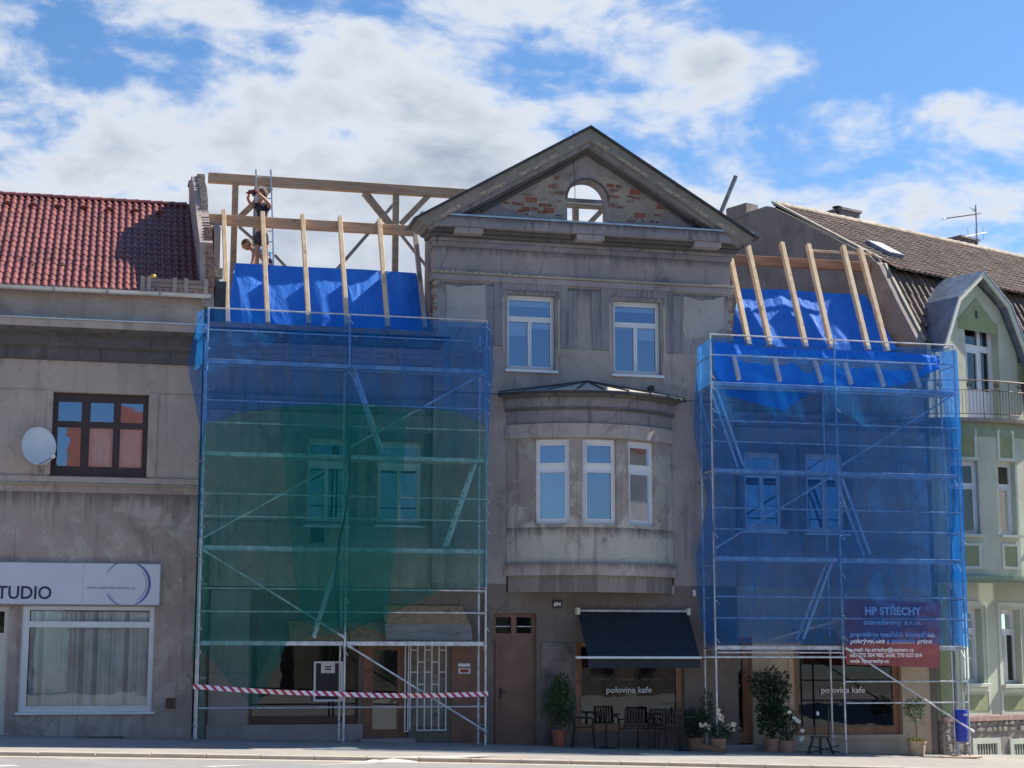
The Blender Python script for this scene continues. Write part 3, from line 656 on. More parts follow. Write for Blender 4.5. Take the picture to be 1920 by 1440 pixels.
for r0, r1, a0, a1 in ((.445, .50, -75, 80), (.40, .415, -62, 50), (.47, .49, 95, 155), (.45, .475, 205, 255), (.42, .43, 205, 235)):
    n = 26
    for i in range(n):
        t0 = i/n; t1 = (i+1)/n; A0, A1 = R(a0+(a1-a0)*t0), R(a0+(a1-a0)*t1)
        w0 = math.sin(math.pi*min(max(t0, .03), .97))**.6; w1 = math.sin(math.pi*min(max(t1, .03), .97))**.6
        def P(rr, A): return (c.x+rr*math.cos(A), .944, max(sg[2]+.005, min(sg[3]-.005, c.z+rr*math.sin(A))))
        m.quad(P(r0+(r1-r0)*(.5-.5*w0), A0), P(r0+(r1-r0)*(.5-.5*w1), A1), P(r0+(r1-r0)*(.5+.5*w1), A1), P(r0+(r1-r0)*(.5+.5*w0), A0))
m.build('ring_logo', M['violet_print'], SG, openmesh=True)
# satellite dish
dc = W(73, 836, .72)
SD = thing('satellite_dish', 'pale blue-white satellite dish mounted left of the dark brown window', 'satellite dish', (dc.x, .9, dc.z-.4))
DM = Matrix.Translation(dc) @ Matrix.Rotation(R(12), 4, 'Z') @ Matrix.Rotation(R(76), 4, 'X') @ Matrix.Diagonal((.36, .43, .36, 1))
m = MB(DM); m.lathe([(1.0, .0), (1.02, -.02), (.75, -.13), (.4, -.2), (.05, -.23), (.04, -.21), (.4, -.18), (.75, -.11)], (0, 0, 0), 32)
m = MB(DM); n = 32; vs = []; pr = [(.02, -.2), (.35, -.175), (.7, -.1), (1.0, 0)]
for r_, z_ in pr: vs += [(r_*math.cos(2*math.pi*i/n), r_*math.sin(2*math.pi*i/n), z_) for i in range(n)]
for r_, z_ in reversed(pr): vs += [(r_*math.cos(2*math.pi*i/n), r_*math.sin(2*math.pi*i/n), z_-.035) for i in range(n)]
m.add(vs, [(k*n+i, k*n+(i+1) % n, (k+1)*n+(i+1) % n, (k+1)*n+i) for k in range(7) for i in range(n)]+[tuple(range(n)), tuple(range(7*n, 8*n))]); m.smooth = True; m.build('reflector', M['dish'], SD)
l0 = W(68, 874, .70); l1 = W(100, 856, .28)
m = MB(); m.tube(l0, l1, .014, 6); m.build('arm', M['steel_dark'], SD)
m = MB(); m.tube(l1, l1+Vector((-.03, .10, .04)), .045, 10); m.build('receiver', M['white_pvc'], SD)
m = MB(); m.tube(W(72, 862, .8), W(75, 885, 1.05), .022, 6); m.tube(W(75, 885, 1.05), W(75, 885, 1.12), .05, 8); m.build('bracket', M['steel_dark'], SD)

# ================================================================== CENTRAL HOUSE
CH = thing('house', 'long grey rendered house with pediment and bay under roof repair, covered by scaffolding', 'house', (8.7, YR, -.3))
XR0, XR1 = 5.12, 12.30; XE = 17.30; YW = 1.1
zeave = 8.75
# ---- left wing openings
XG = W(913, 1300, YR).x
w1 = rect(575, 822, 651, 985, YW); w2 = rect(708, 828, 791, 985, YW)
shopw = rect(470, 1205, 672, 1358, YW); sdoor = rect(677, 1205, 766, 1388, YW); grw = rect(770, 1200, 838, 1362, YW)
bdoor = rect(925, 1150, 1006, 1396, YR)
m = MB(); m.wall(.0, XR0, 3.2, zeave-.5, YW, YW+.4, [w1, w2]); m.build('wall', M['grey_render'], CH)
m = MB(); m.wall(.0, XG, -.8, 3.2, YW+.002, YW+.4, [shopw, (sdoor[0], sdoor[1], -.8, sdoor[3]), (grw[0], grw[1], grw[2], grw[3])]); m.build('wall', M['brown_base'], CH)
window(CH, *w1, YW+.14, [(.09, .91, .74, .93), (.09, .46, .07, .66), (.54, .91, .07, .66)], M['white_pvc'], M['glass'], sill=(.06, .2, .05))
window(CH, *w2, YW+.14, [(.09, .91, .74, .93), (.09, .46, .07, .66), (.54, .91, .07, .66)], M['white_pvc'], M['glass'], sill=(.06, .2, .05), blind={1: .0})
for w_ in (w1, w2):                          # raised surrounds
    m = MB(); m.wall(w_[0]-.22, w_[1]+.22, w_[2]-.02, w_[3]+.2, YW-.035, YW-.001, [(w_[0]-.03, w_[1]+.03, w_[2]-.03, w_[3]+.03)]); m.build('surround', M['cornice'], CH)
for a_ in ((583, 990, 607, 1018), (817, 820, 835, 852)):
    v = rect(*a_, YW); m = MB(); m.wall(v[0]-.03, v[1]+.03, v[2]-.03, v[3]+.03, YW-.02, YW-.001, [v]); g_ = m.build('vent_grille', M['steel_dark'], CH)
    m = MB(); m.box(v[0], v[1], YW-.012, YW-.003, v[2], v[3]); m.build('slots', M['black'], g_)
# eave of the left wing
def wing_eave(x0, x1, zt_):
    m = MB(); m.extr([(YW+.02, zt_-1.75), (YW-.05, zt_-1.72), (YW-.06, zt_-1.55), (YW-.16, zt_-1.50), (YW-.18, zt_-1.40), (YW+.02, zt_-1.36)], x0, x1); m.build('moulding', M['cornice'], CH)
    m = MB(); m.extr([(YW+.05, zt_-.72), (YW-.12, zt_-.70), (YW-.14, zt_-.5), (YW-.34, zt_-.44), (YW-.36, zt_-.30), (YW-.44, zt_-.24), (YW-.44, zt_-.08), (YW+.4, zt_-.05), (YW+.4, zt_-.72)], x0, x1); m.build('cornice', M['cornice'], CH)
    m = MB(); m.box(x0, x1, YW+.0, YW+.4, zt_-.05, zt_+.06); m.build('wall_plate_bed', M['worn'], CH)
wing_eave(.0, XR0-.02, 8.80); wing_eave(XR1+.02, XE, 8.80)
m = MB(); m.wall(.0, XR0, zeave-.5, 8.74, YW+.003, YW+.4); m.wall(XR1, XE, zeave-.5, 8.74, YW+.003, YW+.4); m.build('wall', M['grey_render'], CH)
zpl = W(580, 612, .95).z
m = MB(); m.box(.05, 5.0, .86, 1.02, 8.86, 8.98); m.build('wall_plate', M['pink_wood'], CH)
m = MB(); m.box(12.45, 17.0, .86, 1.02, 8.86, 8.98); m.build('wall_plate', M['pink_wood'], CH)
m = MB(); m.box(.05, 5.4, .45, 1.1, 8.77, 8.79); m.build('eave_sheet', M['dark_sheet'], CH)
for k in range(8):                            # old rafter feet between the eave boards
    xa = .45+k*.56; m = MB(); m.box(xa, xa+.11, .60, .9, 8.62, 8.76); m.build('rafter_foot', M['grey_wood'], CH)
# string band
for xa, xb in ((.0, XR0),): band(CH, xa, xb, 4.6, 4.64, YW-.02, YW+.01, M['cornice'])
# shop front
window(CH, *shopw, YW+.12, [(.02, .98, .10, .97)], M['dark_frame'], M['glass_low'], fw_=.05)
m = MB(); m.box(shopw[0]-.9, shopw[0]-.05, YW-.03, YW+.0, .2, 3.1); m.build('pier_cladding', M['plinth'], CH)
m = MB(); m.box(.25, shopw[1]+.1, YW-.1, YW+.0, -.6, shopw[2]-.0); m.build('plinth', M['plinth'], CH, bevel=.01)
window(CH, sdoor[0], sdoor[1], sdoor[2]+.02, sdoor[3], YW+.1, [(.26, .78, .10, .93)], M['door_wood'], M['glass_shop'], name='door', depth=.09, fw_=.08)
v = rect(588, 1240, 642, 1315, YW); m = MB(); m.wall(v[0], v[1], v[2], v[3], YW-.05, YW+.09, [(v[0]+.04, v[1]-.04, v[2]+.04, v[3]-.04)]); nb = m.build('notice_frame', M['white_pvc'], CH)
m = MB(); m.box(v[0]+.04, v[1]-.04, YW-.02, YW-.01, v[2]+.04, v[3]-.04); m.build('back_board', M['black'], nb)
v = rect(602, 1243, 628, 1262, YW-.025); m = MB(); m.box(v[0], v[1], YW-.03, YW-.022, v[2], v[3]); m.build('notice_sheet', M['white_pvc'], nb)
for dz_ in (.3, .55): m = MB(); m.box(v[0]+.08, v[1]-.08, YW-.034, YW-.031, v[2]+(v[3]-v[2])*dz_, v[2]+(v[3]-v[2])*(dz_+.13)); m.build('printed_line', M['black'], nb)
m = MB(); m.box(grw[0], grw[1], YW+.12, YW+.15, grw[2], grw[3]); m.build('panel', M['ply_grey'], CH)
# white folding grille beside the door
GR = thing('window_grille', 'white metal folding grille with staggered bars beside the brown glazed door', 'grille', W(800, 1365, YW-.05))
gx0, gx1, gz0, gz1 = rect(782, 1195, 836, 1368, YW-.06); gl = W(761, 1300, YW-.06).x; gl2 = W(769, 1300, YW-.06).x
nb_ = 5; dx = (gx1-W(769, 1300, YW-.06).x)/nb_; xs_ = [gx1-i*dx for i in range(nb_+1)]
for i, xx in enumerate(xs_):
    m = MB(); m.box(xx-.012, xx+.012, YW-.075, YW-.05, gz0, gz1); m.build('bar', M['white_pvc'], GR)
for i in range(nb_):
    a_, b_ = xs_[i+1]+.012, xs_[i]-.012; k = 0
    zz = gz1-.28-(.48 if i % 2 else 0)*.55
    while zz > gz0+.5:
        m = MB(); m.box(a_, b_, YW-.072, YW-.053, zz-.011, zz+.011); m.build('rung', M['white_pvc'], GR); zz -= .48
m = MB(); m.box(xs_[-2]-.012, gx1+.012, YW-.072, YW-.053, gz0-.024, gz0); m.build('rung', M['white_pvc'], GR)
for xx in (gl-.02, gl+.05): m = MB(); m.box(xx-.012, xx+.012, YW-.075, YW-.05, gz0-.02, gz1); m.build('bar', M['white_pvc'], GR)
m = MB(); m.box(gl-.03, gl+.06, YW-.074, YW-.052, gz0-.045, gz0-.021); m.build('rung', M['white_pvc'], GR)
# brown wall panel with signs
v = rect(846, 1200, 905, 1392, YW-.03); m = MB(); m.box(v[0], v[1]+.2, YW-.03, YW, -.7, v[3]); m.build('panel', M['brown_paint'], CH)
for a_, mt in (((859, 1244, 882, 1250), 'white_pvc'), ((860, 1253, 882, 1263), 'white_pvc'), ((863, 1255, 879, 1261), 'card_red')):
    v = rect(*a_, YW-.05); d_ = -.003 if mt == 'card_red' else 0; m = MB(); m.box(v[0], v[1], YW-.045+d_*1.0-.0, YW-.031+d_, v[2], v[3]); m.build('name_plate', M[mt], CH)
# ---- risalit (projecting centre)
u1 = rect(950, 553, 1041, 694, YR); u2 = rect(1150, 565, 1239, 703, YR)
cw1 = rect(1080, 1205, 1283, 1372, YR)
m = MB(); m.wall(XR0, XR1, 3.3, 10.30, YR, YR+.45, [u1, u2]); m.build('wall', M['grey_up'], CH)
XB = W(1020, 1300, YR).x
m = MB(); m.wall(XG, XB, -.9, 3.3, YR, YR+.45, [(bdoor[0], bdoor[1], -.9, bdoor[3])]); m.wall(XB, XR1, -.9, 3.3, YR+.001, YR+.45, [cw1]); m.build('wall', M['brown_base'], CH)
m = MB(); m.box(bdoor[1]+.1, cw1[0]-.1, YR-.025, YR, -.9, W(1050, 1205, YR).z); m.build('tile_cladding', M['dark_tile'], CH)
for w_, bl in ((u1, {0: .32, 1: .3, 2: .13}), (u2, {0: .3, 1: .03, 2: .26})):
    window(CH, *w_, YR+.16, WIN4, M['white_pvc'], M['glass'], sill=(.05, .24, .06), blind=bl)
    m = MB(); a_, b_, c_, d_ = w_; o_ = .30; i_ = .07
    m.prism([(a_-o_, c_+.55), (a_-i_, c_+.55), (a_-i_, d_+.1), (b_+i_, d_+.1), (b_+i_, c_+.55), (b_+o_, c_+.55), (b_+o_, d_+.34), (a_-o_, d_+.34)], YR-.03, YR-.0005); m.build('surround', M['cornice'], CH)
    for xx in (w_[0]-.52, w_[1]+.305): m = MB(); m.box(xx, xx+.215, YR-.018, YR-.0007, w_[2]+.55, 10.1); m.build('pilaster_strip', M['cornice'], CH)
    for xx in (w_[0]-.10, w_[1]+.06): m = MB(); m.box(xx, xx+.045, YR-.032, YR-.0, w_[2]+.35, w_[3]-.1); m.build('moulding', M['patch_edge'], CH)
# patched render panels
def blob(px, Y0, Y1, mat, name, jit=.02):
    pts = [W(a, b, Y0) for a, b in px]; out = []
    for i in range(len(pts)):
        a, b = pts[i], pts[(i+1) % len(pts)]
        for k in range(4):
            t = k/4; p = a.lerp(b, t); out.append((p.x+rnd.uniform(-jit, jit), p.z+rnd.uniform(-jit, jit)))
    m = MB(); m.prism(out, Y0, Y1); return m.build(name, mat, CH)
blob([(836, 533), (858, 538), (910, 534), (914, 548), (914, 615), (838, 615)], YR-.012, YR-.004, M['patch_edge'], 'render_patch')
blob([(841, 541), (880, 543), (909, 540), (911, 615), (843, 615)], YR-.020, YR-.013, M['patch'], 'render_patch')
blob([(1283, 556), (1310, 563), (1340, 562), (1356, 555), (1357, 612), (1345, 625), (1310, 634), (1286, 636), (1281, 620)], YR-.012, YR-.004, M['patch_edge'], 'render_patch')
blob([(1288, 568), (1315, 570), (1345, 567), (1352, 566), (1352, 610), (1340, 620), (1310, 626), (1290, 628), (1286, 612)], YR-.020, YR-.013, M['patch'], 'render_patch')
zl = W(1000, 640, YR).z
m = MB(); m.wall(XR0, XR1, 7.62, zl-.15, YR-.006, YR-.0005, [u1, u2]); m.build('render_zone', M['grey_render'], CH)
band(CH, XR0-.01, XR1+.01, 7.60, 7.625, YR-.02, YR+.02, M['cornice'])
# string course under the frieze
zs = W(1000, 527, YR).z
band(CH, XR0-.05, XR1+.05, zs-.08, zs+.06, YR-.06, YR+.5, M['grey_up']); band(CH, XR0-.07, XR1+.07, zs+.065, zs+.115, YR-.1, YR+.5, M['worn'])
for k in range(14):                            # bricks showing through at the worn left end
    xa = XR0-.05+k*.135; 
    if k in (6, 9, 10, 12): continue
    m = MB(); m.box(xa, xa+.12, YR-.112, YR-.05, zs+.07+(k % 3)*.003, zs+.13); m.build('brick', M['brick_pale'], CH)
m = MB(); m.wall(XR0, XR1, 10.28, 11.2, YR+.0005, YR+.45); m.build('frieze', M['grey_up'], CH)
# cornice: stacked mouldings with returns
zc = W(1100, 452, YR).z
cor = [(11.00, 11.12, .05), (11.12, 11.20, .10), (11.20, 11.28, .22), (11.28, 11.36, .34), (11.36, 11.60, .52)]
for i, (a, b, pr_) in enumerate(cor):
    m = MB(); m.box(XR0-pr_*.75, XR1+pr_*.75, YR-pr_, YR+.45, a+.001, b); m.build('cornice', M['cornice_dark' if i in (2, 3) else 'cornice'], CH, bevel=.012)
m = MB(); m.box(XR0-.42, XR1+.42, YR-.56, YR+.3, 11.60, 11.64); m.build('cornice_ledge', M['zinc'], CH)
for px in (878, 1105, 1324):
    xx = W(px, 435, .6).x; m = MB(); m.box(xx-.33, xx+.33, .47, .85, 11.22, 11.355); m.build('modillion', M['grey_up'], CH, bevel=.01)
# pediment
AP = Vector((8.69, 13.88)); TL_ = Vector((4.62, 11.47)); TR_ = Vector((12.72, 11.47))
def raking(off0, off1, y0, y1, mat, name, ext=0):
    """band parallel to the rakes between perpendicular offsets off0..off1 (metres below the outer line)"""
    for side, tip in ((-1, TL_), (1, TR_)):
        d = (AP-tip).normalized(); n = Vector((d.y, -d.x))*(-side)
        if n.y > 0: n = -n
        L_ = (AP-tip).length
        def apex(off): return Vector((AP.x, AP.y-off/abs(n.y)))
        def foot(off): return tip+n*off+d*(off*.55)-d*ext
        poly = [foot(off0), apex(off0), apex(off1), foot(off1)]
        m = MB(); m.prism([(p.x, p.y) for p in poly], y0, y1); m.build(name, mat, CH)
raking(-.05, -.002, .30, 1.5, M['dark_sheet'], 'verge_sheet', .06)
raking(0, .26, .37, 1.42, M['rake'], 'raking_cornice')
raking(.261, .345, .47, 1.42, M['cornice'], 'raking_moulding')
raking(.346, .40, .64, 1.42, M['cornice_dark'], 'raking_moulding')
# uneven bricks in the worn fascia
for side, tip in ((-1, TL_), (1, TR_)):
    d = (AP-tip).normalized(); L_ = (AP-tip).length; s_ = .5; n = Vector((d.y, -d.x)); n = n if n.y < 0 else -n
    while s_ < L_-.4:
        w_ = rnd.uniform(.12, .28)
        if rnd.random() < .8:
            o_ = rnd.uniform(.13, .17); c_ = tip+d*s_+n*o_; e_ = c_+d*w_; h_ = rnd.uniform(.06, .085)
            m = MB(); m.prism([(c_.x, c_.y), (e_.x, e_.y), ((e_+n*h_).x, (e_+n*h_).y), ((c_+n*h_).x, (c_+n*h_).y)], .352+rnd.uniform(0, .01), .38); m.build('brick', M['brick_pale'], CH, bevel=.01)
        s_ += w_+.02
# tympanum with arched opening
YT = .82
ax0, ax1 = 8.27, 9.25; acx = (ax0+ax1)/2; ar = (ax1-ax0)/2; azb = 11.62; azs = 12.78-ar
arcp = [(acx+ar*math.cos(R(180-k*180/18)), azs+ar*math.sin(R(180-k*180/18))) for k in range(19)]
tb = 11.62; slope_ = (AP.y-TL_.y)/(AP.x-TL_.x); tap = Vector((AP.x, AP.y-.3)); tl_x = AP.x-(tap.y-tb)/slope_; tr_x = AP.x+(tap.y-tb)/((AP.y-TR_.y)/(TR_.x-AP.x))
m = MB()
m.prism([(tl_x, tb), (ax0, tb)]+arcp[:10]+[(acx, tap.y)], YT+.1, YT+.5)
m.prism([(acx, tap.y)]+arcp[9:]+[(ax1, tb), (tr_x, tb)], YT+.1, YT+.5); m.build('tympanum_wall', M['grey_up'], CH)
def blobT(px, y0, y1, mat, name, jit=.02):
    pts = [W(a, b, YT+.1) for a, b in px]; out = []
    for i in range(len(pts)):
        a, b = pts[i], pts[(i+1) % len(pts)]
        for k in range(3): p = a.lerp(b, k/3); out.append((p.x+rnd.uniform(-jit, jit), p.z+rnd.uniform(-jit, jit)))
    m = MB(); m.prism(out, y0, y1); return m.build(name, mat, CH)
# raised triangular frame
itl = W(905, 388, YT); iap = W(1101, 288, YT); itr = W(1304, 431, YT)
xl, zl_, xr, zr = itl.x, (itl.z+itr.z)/2, itr.x, (itl.z+itr.z)/2
m = MB()
for (a, b, c_, d_) in (((tl_x+.35, tb+.0), (acx, tap.y-.2), (acx, iap.z), (xl, zl_)), ((acx, tap.y-.2), (tr_x-.35, tb+.0), (xr, zl_), (acx, iap.z)),):
    m.prism([a, b, c_, d_], YT+.055, YT+.0995)
m.build('triangular_frame', M['cornice'], CH)
m = MB()
for (a, b) in (((xl, zl_), (acx, iap.z)), ((acx, iap.z), (xr, zl_))):
    d = (Vector(b)-Vector(a)).normalized(); n = Vector((-d.y, d.x))*.045
    m.prism([a, b, (b[0]+n.x, b[1]+n.y), (a[0]+n.x, a[1]+n.y)], YT-.01, YT+.0545)
m.build('frame_moulding', M['cornice_dark'], CH)
blobT([(937, 383), (963, 366), (985, 362), (1006, 352), (1012, 340), (1033, 331), (1054, 334), (1068, 343), (1062, 362), (1062, 412), (1010, 410), (975, 402), (942, 388)], YT+.085, YT+.0998, M['mortar'], 'bared_masonry')
blobT([(1110, 337), (1122, 330), (1142, 332), (1165, 345), (1190, 357), (1205, 371), (1230, 380), (1246, 392), (1240, 415), (1190, 418), (1139, 414), (1137, 365), (1128, 345)], YT+.085, YT+.0998, M['mortar'], 'bared_masonry')
def inside(x, z, pl):
    c_ = False; j = len(pl)-1
    for i in range(len(pl)):
        if (pl[i][1] > z) != (pl[j][1] > z) and x < (pl[j][0]-pl[i][0])*(z-pl[i][1])/(pl[j][1]-pl[i][1])+pl[i][0]: c_ = not c_
        j = i
    return c_
BL1 = [(937, 383), (963, 366), (985, 362), (1006, 352), (1012, 340), (1033, 331), (1054, 334), (1068, 343), (1060, 362), (1060, 412), (1010, 410), (975, 402), (942, 388)]
BL2 = [(1114, 337), (1122, 330), (1142, 332), (1165, 345), (1190, 357), (1205, 371), (1230, 380), (1246, 392), (1240, 415), (1190, 418), (1141, 414), (1140, 365), (1132, 345)]
for BL in (BL1, BL2):
    PL = [(W(a, b, YT+.09).x, W(a, b, YT+.09).z) for a, b in BL]; zz = 11.66; row = 0
    while zz < 12.95:
        xx = min(p[0] for p in PL)+(.13 if row % 2 else 0)
        while xx < max(p[0] for p in PL):
            if all(inside(xx+a_, zz+b_, PL) for a_ in (.01, .24) for b_ in (.0, .065)) and rnd.random() < .8:
                k_ = rnd.random(); mt_ = 'mortar' if k_ < .55 else ('brick_pale' if k_ < .74 else ('brick_dark' if k_ < .93 else 'brick'))
                y_ = YT+.078+rnd.uniform(-.006, .005); m = MB(); m.box(xx+rnd.uniform(0, .02), xx+.24-rnd.uniform(0, .05), y_, YT+.0846, zz+rnd.uniform(0, .006), zz+.065); m.build('brick', M[mt_], CH)
            xx += .26
        zz += .08; row += 1
for a_, mt in (((985, 370, 1007, 379), 0), ((978, 388, 994, 396), 0), ((996, 389, 1008, 394), 0), ((1012, 382, 1034, 387), 0), ((1020, 390, 1038, 399), 0), ((945, 378, 955, 382), 0), ((960, 379, 972, 383), 0), ((1040, 331, 1048, 337), 0), ((1035, 345, 1046, 355), 2),
              ((1044, 358, 1060, 365), 2), ((1018, 396, 1036, 398), 2), ((980, 364, 1002, 367), 2), ((1044, 375, 1052, 379), 2), ((1137, 345, 1152, 351), 0), ((1181, 355, 1199, 365), 0), ((1231, 383, 1244, 392), 0), ((1189, 399, 1209, 409), 0), ((1139, 356, 1152, 361), 2), ((1140, 380, 1158, 389), 2), ((1142, 366, 1150, 371), 2), ((1226, 402, 1240, 405), 2)):
    v = rect(*a_, YT+.08); y_ = YT+.062+rnd.uniform(0, .004); n_ = rnd.uniform(-.02, .02)
    m = MB(); m.prism([(v[0], v[2]), (v[1]-abs(n_), v[2]+n_*.3), (v[1], v[3]-abs(n_)), (v[0]+abs(n_), v[3])], y_, YT+.0845); m.build('brick', M['brick' if mt == 0 else 'brick_dark'], CH)
for (a, b, w_) in ((1178, 368, 4), (1184, 369, 7), (1205, 414, 4), (1222, 415, 8), (1232, 416, 4), (987, 401, 5), (1046, 404, 8), (1157, 348, 3), (1161, 348, 3), (1144, 366, 3)):
    q = W(a, b, YT+.08); m = MB(); m.box(q.x-w_*.006, q.x+w_*.006, YT+.07, YT+.0848, q.z-.014, q.z+.014); m.build('putlog_hole', M['black'], CH)
m = MB()                                      # arch trim
for k in range(18):
    (x0_, z0_), (x1_, z1_) = arcp[k], arcp[k+1]
    def o_(p, f): return (acx+(p[0]-acx)*f, azs+(p[1]-azs)*f)
    m.prism([(x0_, z0_), (x1_, z1_), o_((x1_, z1_), 1.09), o_((x0_, z0_), 1.09)], YT+.06, YT+.0998)
m.build('arch_trim', M['cornice_dark'], CH)
m = MB(); m.path([W(1075, 300, .8), W(1078, 345, .78), W(1078, 375, .8)], .008, 5); m.path([W(1075, 245, .35), W(1075, 300, .8)], .008, 5); m.build('cable', M['black'], CH)
m = MB(); m.box(ax0-.8, ax1+1.2, 2.4, 2.5, W(1100, 377, 2.4).z-.05, W(1100, 377, 2.4).z+.05); m.build('tie_beam', M['zinc'], CH)
# risalit flank walls, broken masonry
m = MB()
for s_, xx in ((1, XR0+.02), (-1, XR1-.02)):
    m.prism([(xx, 8.6), (xx+.3*s_, 8.6), (xx+.3*s_, 11.5), (xx, 11.5)], YR+.44, YR+1.35)
m.build('flank_wall', M['rough_grey'], CH)
for side in (0, 1):
    for k in range(17):                       # toothed brick ends showing at the corners of the centre
        zz = 8.75+k*.085; xx = XR0-rnd.uniform(.0, .045) if side == 0 else XR1-.1+rnd.uniform(0, .04)
        m = MB(); m.box(xx, xx+.12, YR-.003, YR+.2+rnd.uniform(0, .1), zz, zz+.07); m.build('brick', M['brick_pale'] if k % 3 else M['brick_dark'], CH)
m = MB(); m.box(XR0, XG, YR+.001, YW+.1, 3.19, 3.31); m.build('soffit_band', M['cornice'], CH)
# ---- house door and cafe front
m = MB(); zt_ = W(965, 1196, YR).z
m.wall(bdoor[0], bdoor[1], zt_, bdoor[3], YR+.12, YR+.2, [(bdoor[0]+.08, (bdoor[0]+bdoor[1])/2-.06, zt_+.1, bdoor[3]-.08), ((bdoor[0]+bdoor[1])/2+.06, bdoor[1]-.08, zt_+.1, bdoor[3]-.08)])
tr_ = m.build('transom_window', M['brown_paint'], CH)
m = MB(); m.box(bdoor[0]+.08, bdoor[1]-.08, YR+.15, YR+.16, zt_+.1, bdoor[3]-.08); m.build('pane', M['glass_low'], tr_)
for s_ in (0, 1):
    a_ = bdoor[0]+.08+(bdoor[1]-bdoor[0])/2*s_; m = MB(); m.box(a_, a_+(bdoor[1]-bdoor[0])/2-.16, YR+.13, YR+.14, bdoor[3]-.3, bdoor[3]-.28); m.build('glazing_bar', M['steel'], tr_)
m = MB(); m.box(bdoor[0], bdoor[1], YR+.13, YR+.2, bdoor[2], zt_-.002); d_ = m.build('door', M['brown_paint'], CH)
xm = W(932, 1300, YR).x
m = MB(); m.box(xm-.02, xm+.03, YR+.1, YR+.129, bdoor[2]+.02, zt_-.06); m.build('astragal', M['brown_paint'], d_)
m = MB(); m.wall(xm+.12, bdoor[1]-.12, bdoor[2]+.2, zt_-.15, YR+.121, YR+.129, [(xm+.16, bdoor[1]-.16, bdoor[2]+.24, zt_-.19)]); m.build('panel_moulding', M['brown_paint'], d_)
q = W(939, 1300, YR+.1); m = MB(); m.box(q.x-.02, q.x+.02, YR+.1, YR+.129, q.z-.12, q.z+.12); m.tube((q.x, YR+.06, q.z+.03), (q.x+.12, YR+.06, q.z+.03), .012); m.tube((q.x, YR+.12, q.z+.03), (q.x, YR+.05, q.z+.03), .012); m.build('handle', M['black'], d_)
v = rect(1036, 1125, 1053, 1140, YR); m = MB(); m.box(v[0], v[1], YR-.02, YR-.0, v[2], v[3]); hn = m.build('house_number', M['black'], CH)
text('694', .13, upright(v[0]+.025, YR-.023, v[2]+.04), M['white_print'], hn, width=(v[1]-v[0])-.05, bold=.003)
def cafe_window(v, Y, posts=()):
    f = window(CH, *v, Y+.12, [(.06, .94, .09, .95)], M['cafe_wood'], M['glass_low'], fw_=.05, depth=.1); return f
cf1 = cafe_window(cw1, YR)
p0 = W(1137, 1299, YR+.1); p1 = W(1222, 1299, YR+.1)
text('polovina kafe', .19, upright(p0.x, YR+.10, p0.z), M['white_print'], cf1, width=p1.x-p0.x, bold=.0015)
# ---- right wing
rw1 = rect(1396, 847, 1467, 996, YW); rw2 = rect(1512, 850, 1585, 1000, YW)
cd1 = rect(1345, 1195, 1412, 1400, YW); cw2 = rect(1488, 1210, 1690, 1378, YW)
m = MB(); m.wall(XR1, XE, 3.3, zeave-.5, YW, YW+.4, [rw1, rw2]); m.build('wall', M['grey_render'], CH)
m = MB(); m.wall(XR1, XE, -1.0, 3.3, YW+.002, YW+.4, [(cd1[0], cd1[1], -1, cd1[3]), cw2]); m.build('wall', M['cafe_wall'], CH)
for w_ in (rw1, rw2):
    window(CH, *w_, YW+.14, [(.09, .91, .76, .93), (.09, .46, .07, .68), (.54, .91, .07, .68)], M['white_pvc'], M['glass'], sill=(.08, .22, .05), blind={0: .9} if w_ is rw2 else None)
    m = MB(); m.wall(w_[0]-.2, w_[1]+.2, w_[2]-.02, w_[3]+.2, YW-.035, YW-.001, [(w_[0]-.03, w_[1]+.03, w_[2]-.03, w_[3]+.03)]); m.build('surround', M['cornice'], CH)
window(CH, cd1[0], cd1[1], cd1[2]+.08, cd1[3], YW+.1, [(.17, .76, .10, .95)], M['cafe_wood'], M['glass_low'], name='door', depth=.09, fw_=.06)
q = W(1373, 1271, YW+.07); m = MB(); m.lathe([(.001, 0), (.05, .01), (.05, .05), (.001, .06)], (q.x, q.y, q.z), 10); m.build('door_sticker', M['white_pvc'], CH)
cf2 = cafe_window(cw2, YW)
p0 = W(1540, 1299, YW+.1); p1 = W(1622, 1299, YW+.1)
text('polovina kafe', .19, upright(p0.x, YW+.10, p0.z), M['white_print'], cf2, width=p1.x-p0.x, bold=.0015)
m = MB(); m.wall(cw2[0]-.12, cw2[1]+.14, cw2[2]-.1, cw2[3]+.1, YW-.025, YW-.001, [cw2]); m.build('surround', M['cafe_wall'], CH)
m = MB(); m.box(XE-.12, XE, YW-.03, YW-.0, -1, 2.9); m.build('corner_board', M['brown_base'], CH)
v = rect(1425, 1195, 1487, 1390, YW)
m = MB(); m.box(cd1[0]-.1, cd1[1]+.1, .75, YW+.1, gx(13)-.1, gx(13)+.13); m.build('door_step', M['plinth'], CH)
m = MB(); m.box(sdoor[0]-.05, sdoor[1]+.1, .75, YW+.1, gx(3.6)-.1, gx(3.6)+.05); m.build('door_step', M['plinth'], CH)
